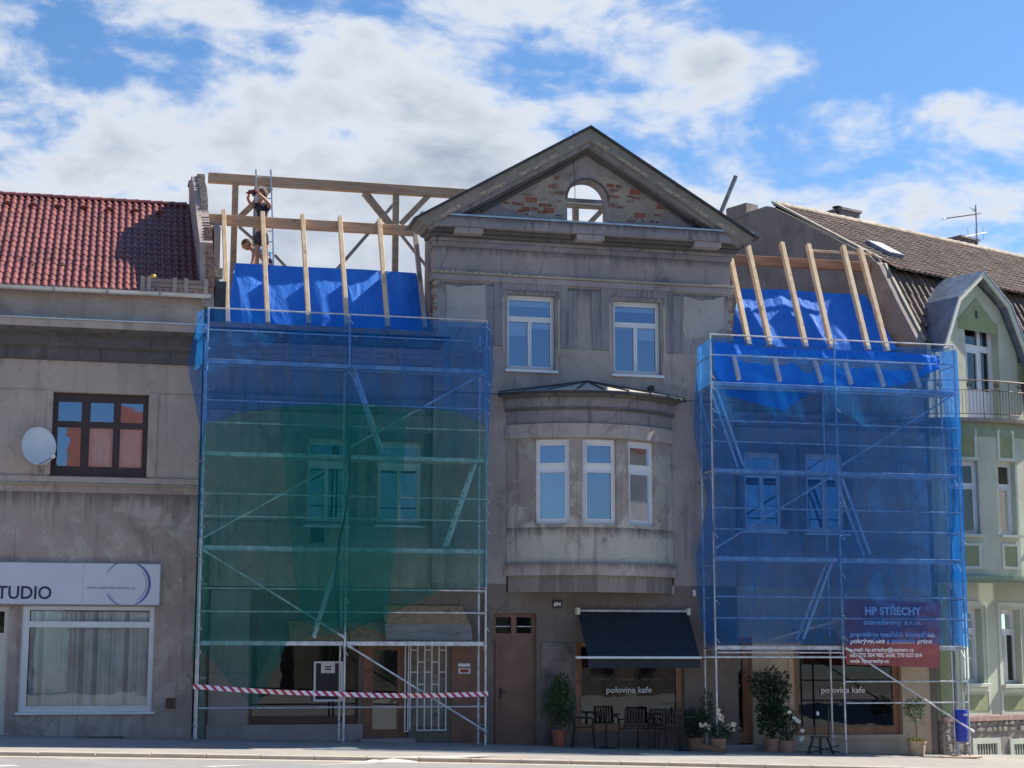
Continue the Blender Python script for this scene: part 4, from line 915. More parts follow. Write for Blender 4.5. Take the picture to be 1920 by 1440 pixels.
# interior shell (dark rooms) and attic floor
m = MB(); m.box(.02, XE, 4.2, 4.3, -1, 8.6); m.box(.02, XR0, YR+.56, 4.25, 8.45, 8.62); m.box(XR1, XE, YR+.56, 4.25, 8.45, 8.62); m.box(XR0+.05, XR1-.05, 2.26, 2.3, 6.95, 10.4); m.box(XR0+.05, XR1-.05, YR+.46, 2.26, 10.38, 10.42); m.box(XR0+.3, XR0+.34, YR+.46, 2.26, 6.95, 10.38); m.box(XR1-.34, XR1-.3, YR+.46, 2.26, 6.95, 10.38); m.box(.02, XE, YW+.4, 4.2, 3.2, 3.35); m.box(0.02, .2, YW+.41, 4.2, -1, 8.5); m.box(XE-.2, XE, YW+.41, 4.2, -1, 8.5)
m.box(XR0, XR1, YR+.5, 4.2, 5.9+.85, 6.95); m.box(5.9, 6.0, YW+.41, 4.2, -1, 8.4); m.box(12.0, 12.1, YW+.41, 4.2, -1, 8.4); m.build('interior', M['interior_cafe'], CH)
for k in range(4):
    m = MB(); m.box(9.0+k*.62, 9.45+k*.62, 1.7, 2.0, 1.15, 1.2); m.build('shelf', M['cafe_wood'], CH)
for (xx, yy, zz) in ((13.6, 2.2, 2.2), (14.5, 2.4, 2.3), (9.3, 2.2, 2.2), (10.2, 2.3, 2.3)):
    m = MB(); m.tube((xx, yy, zz+.2), (xx, yy, 3.2), .01, 5); m.lathe([(.02, .2), (.14, .0), (.13, .0), (.01, .18)], (xx, yy, zz), 14); m.build('pendant_lamp', M['plinth'], CH)
m = MB()
for k in range(3): m.box(9.0+k*.9, 9.5+k*.9, 2.6, 2.9, .2, 1.6+.3*(k % 2))
m.build('cafe_counter', M['brown_base'], CH)
m = MB(); m.tube((.16, .98, gx(0)), (.16, .98, 4.3), .075, 10); m.build('downpipe', M['pipe_green'], CH)
for zz in (1.2, 3.2): m = MB(); m.tube((.16, .98, zz), (.16, .98, zz+.05), .09, 10); m.build('pipe_clamp', M['steel_dark'], CH)

# ---- bay window
BX = 8.80; BR = 2.84; BH = 44; BC = math.cos(R(BH))
def bp(th, off=0): return Vector((BX+(BR+off)*math.sin(R(th)), YR-((BR+off)*math.cos(R(th))-BR*BC)))
ths = [-44, -37, -30, -14, -8, 8, 14, 30, 37, 44]
zB0, zB1 = W(1108, 1111, .5).z, W(1108, 742, .5).z
zLo0, zLo1 = W(1108, 1080, .45).z, W(1108, 1057, .45).z
zHi0, zHi1 = W(1108, 823, .4).z, W(1108, 797, .4).z
wz0, wz1 = W(1035, 983, .55).z, W(1035, 825, .55).z
BAY = MB(); lows = MB()
def ring(z0, z1, off0, off1, mat, name, off_top=None, nn=28):
    m = MB(); n = nn; A = [-BH+2*BH*i/n for i in range(n+1)]; vs = []
    for a in A:
        i_ = bp(a, -.22); o_ = bp(a, off0); t_ = bp(a, off1)
        vs += [(i_.x, i_.y, z0), (o_.x, o_.y, z0), (t_.x, t_.y, z1), (i_.x, i_.y, z1)]
    fs = []
    for k in range(n):
        for j in range(4): fs.append((k*4+j, k*4+(j+1) % 4, (k+1)*4+(j+1) % 4, (k+1)*4+j))
    fs += [(0, 1, 2, 3), (4*n+3, 4*n+2, 4*n+1, 4*n)]
    # side returns back to the wall
    m.add(vs, fs); m.smooth = True; m.build(name, mat, CH)
    return m
for i in range(len(ths)-1):
    a, b = bp(ths[i]), bp(ths[i+1]); L_ = (b-a).length; ang = math.atan2(b.y-a.y, b.x-a.x)
    T = Matrix.Translation((a.x, a.y, 0)) @ Matrix.Rotation(ang, 4, 'Z')
    win = (ths[i], ths[i+1]) in ((-30, -14), (-8, 8), (14, 30))
    BAY.M = T
    if win:
        BAY.wall(0, L_, zLo1, zHi0+.02, 0, .22, [(.0, L_, wz0, wz1)])
        fr = window(CH, .008, L_-.008, wz0, wz1, .09, [(.13, .87, .72, .93), (.13, .87, .06, .61)], M['white_pvc'], M['glass'], Mx=T, fw_=.045, sill=(-.0, .1, .04), sillmat=M['bay'])
        if ths[i] == -8:                        # the tilted sash
            m = MB(T); a0, a1 = .09, L_-.10; zt2 = wz0+(wz1-wz0)*.63
            m.add([(a0, .07, wz0+.05), (a1, .07, wz0+.05), (a1-.01, .07-.11, zt2), (a0-.01, .07-.11, zt2)], [(0, 1, 2, 3)])
    else: BAY.wall(0, L_, zLo1, zHi0+.02, 0, .22)
BAY.M = None; BAY.build('bay_wall', M['bay'], CH)
for sgn in (-1, 1):                            # short straight cheeks joining the wall
    e = bp(sgn*BH); m = MB(); m.box(e.x-.11 if sgn > 0 else e.x-.005, e.x+.005 if sgn > 0 else e.x+.11, e.y, YR+.01, zB0, zB1); m.build('bay_cheek', M['bay'], CH)
ring(zB0, zLo0, -.02, -.02, M['bay_base'], 'bay_base'); ring(zLo0+.001, zLo1, .09, .09, M['bay_light'], 'bay_moulding')
ring(zHi0+.001, zHi1, .06, .06, M['bay_light'], 'bay_moulding')
zq = zHi1+(zB1-zHi1)*.45
ring(zHi1+.001, zq, .0, .02, M['cornice'], 'bay_frieze'); ring(zq+.001, zq+.05, .07, .09, M['cornice_dark'], 'bay_moulding'); ring(zq+.051, zB1-.10, .05, .1, M['cornice'], 'bay_frieze'); ring(zB1-.099, zB1-.02, .16, .22, M['cornice_dark'], 'bay_moulding')
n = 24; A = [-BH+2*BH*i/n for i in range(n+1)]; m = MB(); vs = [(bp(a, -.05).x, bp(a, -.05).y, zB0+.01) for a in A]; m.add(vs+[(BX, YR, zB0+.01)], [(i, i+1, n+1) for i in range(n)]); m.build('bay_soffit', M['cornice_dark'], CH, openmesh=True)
ze = zB1+.0; n = 10; ext = [-57, -44, -33, -22, -11, 0, 11, 22, 33, 44, 57]
def ep(a):
    p = bp(a, .36); p.y = min(p.y, YR-.02); return p
apx = W(1101, 716, YR); eb = MB()
pts = [Vector((BX-2.12, YR-.04))]+[ep(a) for a in ext[1:-1]]+[Vector((BX+2.12, YR-.04))]
m = MB(); top = (apx.x, YR-.0, apx.z)
for i in range(len(pts)-1):
    a, b = pts[i], pts[i+1]; m = MB(); m.add([(a.x, a.y, ze+.03), (b.x, b.y, ze+.03), top, (a.x, a.y, ze+.02), (b.x, b.y, ze+.02), (top[0], top[1], top[2]-.02)], [(0, 1, 2), (5, 4, 3), (0, 3, 4, 1), (1, 4, 5, 2), (2, 5, 3, 0)])
    m.build('bay_roof_sheet', M['bay_sheet_lit'] if i > 2 else M['slate'], CH)  # sunny side gets the cream copy, the rest slate: light put into colour
    m = MB(); m.beam((a.x, a.y, ze+.045), (top[0], top[1], top[2]+.02), .025, .03, (0, 0, 1)); m.build('roof_seam', M['dark_sheet'], CH)
    m = MB(); m.beam((a.x, a.y, ze-.01), (b.x, b.y, ze-.01), .05, .05, (0, 0, 1)); m.build('bay_eave', M['dark_sheet'], CH)
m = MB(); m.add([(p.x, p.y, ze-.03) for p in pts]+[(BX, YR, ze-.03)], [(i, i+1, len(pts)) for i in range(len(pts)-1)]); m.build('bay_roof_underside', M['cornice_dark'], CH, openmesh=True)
q = W(1133, 1013, .2); m = MB(); m.tube((q.x, q.y+.2, q.z), (q.x, q.y-.04, q.z), .062, 14); o = m.build('vent_pipe', M['plinth'], CH)
q = W(1219, 729, YR); m = MB(); m.tube((q.x, YR+.05, q.z), (q.x, YR-.10, q.z-.01), .075, 14); m.build('vent_pipe', M['black'], CH)
q = W(1302, 1112, YR-.1); m = MB(); m.tube((q.x, q.y, q.z-.07), (q.x, q.y, q.z+.07), .035, 8); m.box(q.x-.02, q.x+.02, q.y, YR, q.z+.04, q.z+.07); o = m.build('wall_lamp', M['white_pvc']); tag(o, 'small white wall lamp beside the bay, near the blue netting', 'lamp')
# gable awning
AW = thing('awning', 'black fabric cafe awning with thin white bars over the window', 'awning', W(1190, 1150, YR))
t0, t1 = W(1083, 1147, YR-.1), W(1290, 1147, YR-.1); b0, b1 = W(1103, 1232, -.15), W(1313, 1232, -.15); zt_ = (t0.z+t1.z)/2; zb_ = (b0.z+b1.z)/2
m = MB(); m.grid(lambda u, v: (t0.x+(t1.x-t0.x)*u+((b0.x-t0.x)*(1-u)+(b1.x-t1.x)*u)*v, t0.y+(b0.y-t0.y)*v, zt_+(zb_-zt_)*v-.03*math.sin(math.pi*v)), 12, 8)
m.build('canopy', M['awning'], AW, openmesh=True)
m = MB(); m.grid(lambda u, v: (b0.x+(b1.x-b0.x)*u, b0.y+.006*math.sin(u*40), zb_-.02-.22*v), 60, 1); m.build('valance', M['awning'], AW, openmesh=True)
m = MB(); m.tube((t0.x-.03, YR-.1, zt_+.02), (t1.x+.03, YR-.1, zt_+.02), .03, 8); m.build('roller', M['steel'], AW)
m = MB(); m.tube((b0.x-.28, b0.y, zb_-.01), (b1.x+.03, b1.y, zb_-.01), .027, 8); m.build('front_bar', M['white_pvc'], AW)
for xx in (t0.x, t1.x): m = MB(); m.box(xx-.04, xx+.04, YR-.17, YR-.001, zt_-.07, zt_+.08); m.build('bracket', M['cream_door'], AW)
for xx, xb in ((t0.x-.02, b0.x-.26), (t1.x+.02, b1.x)): m = MB(); m.tube((xx, YR-.02, zb_+.02), (xb, b0.y, zb_-.01), .014, 6); m.build('arm', M['white_pvc'], AW)

# ---- roof timbers (left)
def beam_o(a, b, w, h, mat, name, ref=(0, 1, 0)):
    m = MB(); m.beam(a, b, w, h, ref); return m.build(name, mat, CH, bevel=.006)
def Wm(px, py, Y): return W(px, py, Y)
zr_ = 13.41; beam_o((.16, 5, zr_), (6.75, 5, zr_), .24, .18, M['beam_wood'], 'ridge_purlin')
beam_o((.05, 2.3, 11.66), (4.95, 2.3, 11.66), .23, .16, M['beam_wood'], 'purlin')
for px, zlo_ in ((440, 9.2), (742, 9.2)):
    xx = W(px, 400, 5).x; beam_o((xx, 5, 8.6), (xx, 5, zr_-.122), .15, .15, M['old_wood'], 'post')
for (a, b) in (((449, 408), (508, 352)), ((733, 425), (682, 362)), ((752, 420), (806, 364))):
    beam_o(W(*a, 5.0), W(*b, 5.0), .14, .11, M['old_wood'], 'brace')
for (a, b, Y_, w_) in (((632, 505), (738, 383), 8, .09), ((690, 362), (800, 500), 8.2, .08), ((448, 425), (490, 462), 7, .07), ((515, 478), (545, 510), 6, .07)):
    beam_o(W(*a, Y_), W(*b, Y_), w_, .08, M['grey_wood'], 'brace')
beam_o(W(476, 500, 7), W(482, 345, 7), .13, .13, M['grey_wood'], 'post')
# timbers seen through the arch
zq_ = W(1100, 385, 5.2).z; beam_o((7.4, 5.2, zq_), (10.8, 5.2, zq_), .17, .16, M['beam_wood'], 'purlin')
xx = W(1079, 395, 5.2).x; beam_o((xx, 5.2, 9), (xx, 5.2, zq_-.09), .15, .15, M['beam_wood'], 'post')
beam_o(W(1092, 432, 5.2), W(1134, 389, 5.2), .13, .12, M['beam_wood'], 'brace')
# mansard rafters
LR = [((419, 395), (427, 606)), ((492, 399), (502, 607)), ((567, 404), (579, 609)), ((637, 407), (651, 611)), ((711, 413), (727, 614)), ((776, 416), (797, 617))]
RRf = [((1370, 487), (1404, 648)), ((1400, 453), (1444, 649)), ((1465, 456), (1511, 652)), ((1515, 459), (1559, 655)), ((1580, 462), (1628, 658)), ((1612, 466), (1664, 660))]
for i, (a, b) in enumerate(LR):
    top = W(*a, 2.18); bot = W(*b, .86); beam_o(bot, top, .095, .14, M['new_wood'] if i < 4 else M['grey_wood' if i == 5 else 'new_wood'], 'rafter')  # last rafter greyer, standing in for the gable's shadow on it
for i, (a, b) in enumerate(RRf):
    top = W(*a, 2.18 if i else 2.0); bot = W(*b, .86); beam_o(bot, top, .105, .14, M['new_wood'], 'rafter')
for (a, b) in (((1376, 670), (1385, 712)), ((1452, 674), (1462, 715)), ((1527, 678), (1540, 717)), ((1584, 682), (1596, 720)), ((1643, 684), (1657, 724)), ((1711, 687), (1724, 726))):
    beam_o(W(*a, .62), W(*b, .46), .09, .08, M['new_wood'], 'rafter_tail')
pz = 11.42; beam_o((12.6, 2.35, pz), (16.55, 2.35, pz), .23, .16, M['pink_wood'], 'purlin')
beam_o(W(1522, 470, 2.2), W(1640, 477, 2.2), .06, .05, M['new_wood'], 'batten')
# pipe sticking up
m = MB(); m.tube(W(1350, 402, 3.2), W(1380, 330, 3.0), .055, 10); m.build('flue_pipe', M['steel_dark'], CH)
# party wall at the left, stepped brick edge
PW = thing('party_wall', 'narrow rendered brick party wall rising between red roof and open timbers', 'wall', (.0, 1, 9))
prof = [(.82, 9.3), (.82, 10.75), (2.05, 11.75), (2.45, 12.35), (3.6, 13.05), (5.0, 13.15), (5.0, 12.2), (5.3, 9.3)]
LEAN = Matrix(((1, 0, -.05, .05*9.8), (0, 1, 0, 0), (0, 0, 1, 0), (0, 0, 0, 1)))
m = MB(LEAN); m.extr(prof, -.14, .14); m.build('wall', M['party_render'], PW)
for (ya, za, yb, zb2, n_, mt) in ((.92, 9.5, .92, 10.7, 16, 'brick_dark'), (.95, 10.8, 2.0, 11.6, 9, 'brick_dark'), (2.15, 11.7, 2.5, 12.4, 9, 'brick_pale'), (2.5, 12.4, 3.6, 13.05, 7, 'brick_pale')):
    for k in range(n_):
        t = (k+.5)/n_; yy = ya+(yb-ya)*t; zz = za+(zb2-za)*t; j_ = rnd.uniform(0, .04)
        m = MB(LEAN); m.box(-.03+rnd.uniform(-.01, .02), .15+rnd.uniform(-.02, .01), yy-.1-j_, yy+.12, zz-.035, zz+.033); m.build('brick', M[mt], PW)
m = MB(); m.extr([(1.5, 8.7), (1.5, 11.3), (2.4, 11.5), (3.6, 11.9), (4.4, 11.9), (4.4, 8.7)], .16, .3); m.build('wall_rear', M['rough_grey'], PW)
m = MB(); m.path([(-.14, 4.0, 13.0), (-.34, 4.0, 13.02), (-.36, 4.0, 12.86)], .02, 6); m.build('bracket', M['steel_dark'], PW)
m = MB(); m.box(.18, .42, .9, 1.5, 8.8, 9.9); m.build('bitumen_sheet', M['dark_sheet'], PW)
m = MB(); m.box(.18, .34, .9, 1.15, 10.0, 10.2); m.build('brick', M['brick_pale'], PW)
m = MB(); m.box(.16, .3, 2.02, 2.2, 11.2, 11.5); m.build('render_patch', M['slate'], PW)

# ================================================================== TARPS
def poly_sheet(name, top, bot, Yt, Yb, mat, label, cat, nu=70, nv=24, amp=.03, fr=3.2, seed=0, group=None, parent=None, crease=0):
    """loft between two picture-measured edge lines lying in planes Yt / Yb"""
    def interp(L, u):
        n = len(L)-1; k = min(int(u*n), n-1); t = u*n-k; a, b = L[k], L[k+1]
        return a[0]+(b[0]-a[0])*t, a[1]+(b[1]-a[1])*t
    def f(u, v):
        a = W(*interp(top, u), Yt); b = W(*interp(bot, u), Yb); p = a.lerp(b, v)
        nz = noise.noise(Vector((p.x*fr*.5+seed, p.z*.45, seed)))*1.4+noise.noise(Vector((p.x*fr*1.6+p.z*.8, p.z*1.1, seed+5)))*.6
        edge = min(1, v*6+.15)*min(1, (1-v)*6+.25)
        p.y += amp*nz*edge if not crease else -amp*.5*(nz+1.2)*edge; p.y -= crease*abs(math.sin(p.x*2.05+.6*math.sin(p.z*1.3+seed)+p.z*.25))**4*edge; return p
    m = MB(); m.grid(f, nu, nv); o = m.build(name, mat, parent, openmesh=True)
    if label: tag(o, label, cat, group)
    return o
poly_sheet('tarpaulin', [(440, 493), (560, 500), (680, 505), (780, 512)], [(432, 607), (550, 612), (680, 618), (812, 624)], 2.15, 1.35, M['tarp'], 'blue tarpaulin hung behind the left row of rafters', 'tarpaulin', amp=.035, seed=2)
poly_sheet('tarpaulin_fold', [(440, 494), (448, 512), (455, 540)], [(425, 600), (436, 606), (450, 610)], 2.05, 1.25, M['tarp'], 'narrow folded blue tarpaulin edge at the far left rafter', 'tarpaulin', nu=12, amp=.05, seed=4)
poly_sheet('tarpaulin', [(1384, 541), (1470, 543), (1550, 549), (1622, 553), (1640, 580)], [(1368, 645), (1450, 652), (1540, 656), (1640, 660), (1683, 655)], 2.2, 1.3, M['tarp'], 'blue tarpaulin hung behind the right row of rafters', 'tarpaulin', amp=.045, seed=9)
poly_sheet('tarpaulin', [(1338, 640), (1440, 652), (1560, 656), (1680, 660), (1762, 668)], [(1340, 700), (1360, 742), (1470, 770), (1520, 735), (1690, 722), (1765, 690)], .74, .66, M['tarp'], 'crumpled blue tarpaulin draped below the right eave behind the netting', 'tarpaulin', amp=.12, fr=4, seed=13, nv=30)

# ================================================================== GREEN HOUSE
GH = thing('house', 'mint green house with balcony bay and dormer gable at the right edge', 'house', M=GM @ Matrix.Translation((2, 0, -.6)))
def gbuild(m, name, mat, parent=None, **k): return m.build(name, mat, parent or GH, **k)
def gband(u0, u1, z0, z1, v0, v1, mat, name='moulding', parent=None):
    m = MB(GM); m.box(u0, u1, v0, v1, z0, z1); return m.build(name, mat, parent or GH, bevel=.008)
GW = 9.0; gzb = -1.0
zst = rectg(1800, 1348, 1915, 1350, 0)[3]     # top of the stone base
zcor = WG(1866, 1084, -.1).z
lw1 = rectg(1813, 1141, 1842, 1281, 0); lw2 = rectg(1880, 1143, 1915, 1283, 0); lw3 = (lw2[0]+1.55, lw2[1]+1.55, lw2[2], lw2[3])
cb1 = rectg(1826, 1394, 1865, 1415, 0); cb2 = rectg(1896, 1394, 1950, 1415, 0)
lw1 = (lw1[0]-.12, lw1[1]+.02, lw1[2], lw1[3])
m = MB(GM); m.wall(0, GW, zst, 3.5, 0, .45, [lw1, lw2, lw3]); gbuild(m, 'wall', M['mint'])
m = MB(GM); m.wall(0, GW, 3.5, 7.30, .002, .45, []); m.wall(0, .42, 7.301, 9.25, .002, .45); gbuild(m, 'wall', M['mint'])
m = MB(GM); m.wall(0, GW, gzb, zst, -.05, .45, [cb1, cb2]); gbuild(m, 'stone_base', M['stone_mortar'])
gband(0, GW, zst-.04, zst+.09, -.12, .0, M['pink_stone'], 'base_course')
# rubble stones
zz = gx(18)-.25; base_top = zst-.06
while zz < base_top-.05:
    hh = rnd.uniform(.12, .24); uu = rnd.uniform(0, .1)
    while uu < 5.2:
        ww = rnd.uniform(.14, .42)
        if not any(c_[0]-.14 < uu+ww and uu < c_[1]+.14 and c_[2]-.12 < zz+hh and zz < c_[3]+.14 for c_ in (cb1, cb2)):
            n_ = rnd.randint(5, 7); cx, cz = uu+ww/2, zz+hh/2; pl = []
            for k in range(n_):
                A = 2*math.pi*(k+rnd.uniform(-.32, .32))/n_+uu*7; q_ = (abs(math.cos(A))**3+abs(math.sin(A))**3)**-.333*rnd.uniform(.88, 1.12)
                pl.append((cx+q_*math.cos(A)*(ww/2-.012), cz+q_*math.sin(A)*(hh/2-.012)))
            m = MB(GM); pz_ = rnd.uniform(.03, .07); nn = len(pl)
            vs = [(a, -.05, b) for a, b in pl]+[(cx+(a-cx)*.78, -.05-pz_, cz+(b-cz)*.78) for a, b in pl]
            m.add(vs, [tuple(range(nn, 2*nn))]+[(i, (i+1) % nn, nn+(i+1) % nn, nn+i) for i in range(nn)]); gbuild(m, 'stone', M['stone'])
        uu += ww
    zz += hh
for c_ in (cb1, cb2):
    m = MB(GM); m.wall(c_[0]-.13, c_[1]+.13, c_[2]-.15, c_[3]+.13, -.09, -.04, [c_]); f = gbuild(m, 'cellar_window', M['mint_trim'])
    m = MB(GM); m.box(c_[0], c_[1], .1, .12, c_[2], c_[3]); m.build('pane', M['black'], f)
    k = c_[0]+.05
    while k < c_[1]: m = MB(GM); m.box(k, k+.03, -.06, -.03, c_[2], c_[3]); m.build('bar', M['mint_trim'], f); k += .1
for w_ in (lw1, lw2, lw3):
    window(GH, *w_, .2, [(.10, .90, .74, .94), (.10, .44, .05, .66), (.54, .90, .05, .66)] if w_ is not lw1 else [(.12, .88, .74, .94), (.12, .88, .05, .66)], M['white_pvc'], M['glass_low'], Mx=GM, fw_=.05, depth=.06)
    gband(w_[0]-.12, w_[1]+.12, w_[2]-.09, w_[2]-.0, -.14, .2, M['mint_trim'], 'window_ledge'); gband(w_[0]-.08, w_[1]+.08, w_[2]-.2, w_[2]-.095, -.06, .0, M['mint_trim'], 'window_ledge')
    m = MB(GM); m.box(w_[0]-.02, w_[1]+.1, -.015, .0, zst+.2, w_[2]-.28); gbuild(m, 'apron_panel', M['green_panel'])
    m = MB(GM); m.wall(w_[0]-.16, w_[1]+.2, zst+.1, w_[3]+.18, -.02, -.0005, [(w_[0]-.06, w_[1]+.12, zst+.15, w_[3]+.08)]); gbuild(m, 'surround', M['mint_trim'])
# patterned pilaster at the corner
m = MB(GM); m.box(-.02, .36, -.05, .0, zst+.1, 3.4); pl_ = gbuild(m, 'corner_pilaster', M['green_panel'])
zz = zst+.15; r_ = 0
while zz < 3.3:
    for k in range(3):
        a_ = .015+k*.115-(.05 if r_ % 2 else 0); a_ = max(.0, a_)
        m = MB(GM); m.box(a_, min(a_+.095, .34), -.06, -.0502, zz, zz+.055); m.build('brick', M['green_panel'], pl_)
    zz += .075; r_ += 1
m = MB(GM); m.tube((.5, -.06, gx(18)), (.5, -.06, 3.3), .035, 8); gbuild(m, 'downpipe', M['steel_dark'])
# upper bay: plan arc
GBc, GBR = 2.35, 3.1; GBH = 48; gc = math.cos(R(GBH))
def gp(th, off=0): return Vector((GBc+(GBR+off)*math.sin(R(th)), -((GBR+off)*math.cos(R(th))-GBR*gc)*.95))
zb0, zb1 = zcor, WG(1850, 786, -.8).z
gw0, gw1 = WG(1822, 1000, -.7).z, WG(1822, 862, -.7).z; gp0, gp1 = WG(1830, 855, -.75).z, WG(1830, 808, -.75).z
lp0, lp1 = WG(1830, 1060, -.75).z, WG(1830, 1022, -.75).z
gths = [-48, -42, -26, -18, -6, 4, 16, 24, 36, 48]; 
def gring(z0, z1, off, mat, name, inner=-.25, ovh=0):
    m = MB(GM); n = 30; H_ = GBH+ovh; vs = []
    for i in range(n+1):
        a = -H_+2*H_*i/n; i_ = gp(a, inner); o_ = gp(a, off); vs += [(i_.x, min(i_.y, .1), z0), (o_.x, min(o_.y, .1), z0), (o_.x, min(o_.y, .1), z1), (i_.x, min(i_.y, .1), z1)]
    fs = [(k*4+j, k*4+(j+1) % 4, (k+1)*4+(j+1) % 4, (k+1)*4+j) for k in range(n) for j in range(4)]+[(0, 1, 2, 3), (4*n+3, 4*n+2, 4*n+1, 4*n)]
    m.add(vs, fs); m.smooth = True; return gbuild(m, name, mat)
wb = MB()
for i in range(len(gths)-1):
    a, b = gp(gths[i]), gp(gths[i+1]); L_ = (b-a).length; ang = math.atan2(b.y-a.y, b.x-a.x)
    T = GM @ Matrix.Translation((a.x, a.y, 0)) @ Matrix.Rotation(ang, 4, 'Z'); wb.M = T
    if i in (1, 3, 5, 7):
        ww = (.06, L_-.06, gw0, gw1); wb.wall(0, L_, zb0, zb1-.02, 0, .3, [ww])
        window(GH, *ww, .17, [(.12, .86, .70, .94), (.12, .86, .05, .62)], M['white_pvc'], M['glass_low'], Mx=T, fw_=.045, depth=.05)
        for za, zb2 in ((gp0, gp1), (lp0, lp1)):
            m = MB(T); m.box(.13, L_-.13, -.012, -.001, za, zb2); gbuild(m, 'panel', M['green_panel'])
            m = MB(T); m.wall(.06, L_-.06, za-.07, zb2+.07, -.03, -.0012, [(.13, L_-.13, za, zb2)]); gbuild(m, 'panel_surround', M['mint_trim'])
        m = MB(T); m.box(.0, L_, -.13, .17, gw0-.07, gw0-.002); gbuild(m, 'window_ledge', M['mint_trim'])
    else: wb.wall(0, L_, zb0, zb1-.02, 0, .3)
wb.M = None; gbuild(wb, 'bay_wall', M['mint'])
gring(zb0-.10, zb0-.001, .10, M['green_cornice'], 'bay_cornice'); gring(zb0-.16, zb0-.101, .04, M['green_cornice'], 'bay_cornice')
gring(zb1-.42, zb1-.08, .02, M['green_cornice'], 'bay_frieze')
m = MB(GM); n = 30; H_ = 54
P_ = [gp(-H_+2*H_*i/n, .30) for i in range(n+1)]; P_ = [Vector((p.x, min(p.y, 0))) for p in P_]
vs = [(p.x, p.y, zb1-.07) for p in P_]+[(p.x, p.y, zb1) for p in P_]; m.add(vs, [tuple(range(n+1)), tuple(range(n+1, 2*n+2))]+[(i, i+1, n+2+i, n+1+i) for i in range(n)]); gbuild(m, 'balcony_slab', M['stone_mortar'])
# balcony railing
RLn = thing('balcony_railing', 'thin curved iron balcony railing with scroll ornaments on the green bay', 'railing', M=GM @ Matrix.Translation((GBc, -.9, zb1)))
n = 64; zr0, zr1 = zb1+.1, zb1+.92
Q = [gp(-50+100*i/n, .24) for i in range(n+1)]; Q = [Vector((p.x, min(p.y, -.02))) for p in Q]
for zz, r_ in ((zr1, .016), (zr1-.24, .010), (zr0, .010)):
    m = MB(GM)
    for a, b in zip(Q, Q[1:]): m.tube((a.x, a.y, zz), (b.x, b.y, zz), r_, 5, cap=False)
    m.build('rail', M['iron'], RLn)
for i in range(0, n+1, 1):
    a = Q[i]
    m = MB(GM); m.tube((a.x, a.y, zb1 if i % 8 == 0 else zr0), (a.x, a.y, zr1 if i % 8 == 0 else zr1-.24-.02), .011 if i % 8 == 0 else .007, 5); m.build('baluster', M['iron'], RLn)
    if i % 8 == 4:
        m = MB(GM); c_ = Vector((a.x, a.y, zr1-.12))
        pp = [c_+Vector((.1*math.cos(t*.6)*(1-t/26), 0, .1*math.sin(t*.6)*(1-t/26))) for t in range(22)]; m.path(pp, .009, 4)
        m.path([Vector((2*c_.x-p.x, p.y, p.z)) for p in pp], .009, 4); m.build('scroll', M['iron'], RLn)
def mat_panel(i0, i1, zz0, zz1, mat, label, cat, nm):
    m = MB(GM)
    m.grid(lambda u, v: (Q[int(i0+(i1-i0)*u)].x, Q[int(i0+(i1-i0)*u)].y+.04, zz0+(zz1-zz0)*v), i1-i0, 2); o = m.build(nm, mat, openmesh=True); tag(o, label, cat)
mat_panel(37, 48, zr0+.05, zr1-.3, M['iron_mat'], 'beige woven mat tied behind the balcony railing at the right edge', 'mat', 'balcony_mat')
# dormer gable
DPX = [(1765, 640), (1798, 555), (1840, 510), (1898, 575), (1925, 650), (1935, 700)]
dg = [(.45, zb1+.0), (.45, 9.35), (.95, 10.55), (2.05, 11.30), (3.20, 10.75), (3.95, 9.4), (3.95, zb1)]
VO = -.33
oL, oK, oA, oR, oE = WG(1766, 648, VO), WG(1796, 556, VO), WG(1845, 507, VO), WG(1897, 571, VO), WG(1930, 660, VO)
dgo = [(oL.x, oL.z-.1), (oK.x, oK.z), (oA.x, oA.z), (oR.x, oR.z), (oE.x, oE.z), (oE.x+.35, oE.z-1.2)]
aA = Vector((oA.x, 0, oA.z-.24))
dg = [(oL.x+.12, zb1), (oL.x+.12, oL.z-.1), (oK.x+.12, oK.z-.08), (aA.x, aA.z), (oR.x-.13, oR.z-.08), (oE.x-.13, oE.z), (oE.x+.2, zb1)]
dr = rectg(1810, 604, 1873, 782, 0); dr = (dr[0], dr[1], zb1+.02, dr[3])
m = MB(GM)
L0 = [(dg[0][0], zb1), (dr[0], zb1), (dr[0], dr[3]), (aA.x, dr[3]), (aA.x, aA.z), dg[2], dg[1]]
R0 = [(aA.x, dr[3]), (dr[1], dr[3]), (dr[1], zb1), dg[6], dg[5], dg[4], (aA.x, aA.z)]
m.prism(L0, -.02, .4); m.prism(R0, -.02, .4); gbuild(m, 'dormer_wall', M['mint'])
window(GH, dr[0], dr[1], dr[2], dr[3], .2, [(.03, .12, .78, .97), (.2, .56, .78, .97), (.64, .88, .78, .97), (.03, .12, .38, .72), (.24, .52, .34, .70), (.64, .88, .34, .72)], M['white_pvc'], M['glass_low'], Mx=GM, name='balcony_door', fw_=.04, depth=.06)
def off_poly(pts, d):                       # offset an open chain outwards
    out = []
    for i, p in enumerate(pts):
        ds = []
        if i: ds.append((Vector(pts[i])-Vector(pts[i-1])).normalized())
        if i < len(pts)-1: ds.append((Vector(pts[i+1])-Vector(pts[i])).normalized())
        t = sum(ds, Vector((0, 0))).normalized(); out.append((p[0]-t.y*d, p[1]+t.x*d))
    return out
ins = off_poly(dgo, -.05); ins2 = off_poly(dgo, -.16)
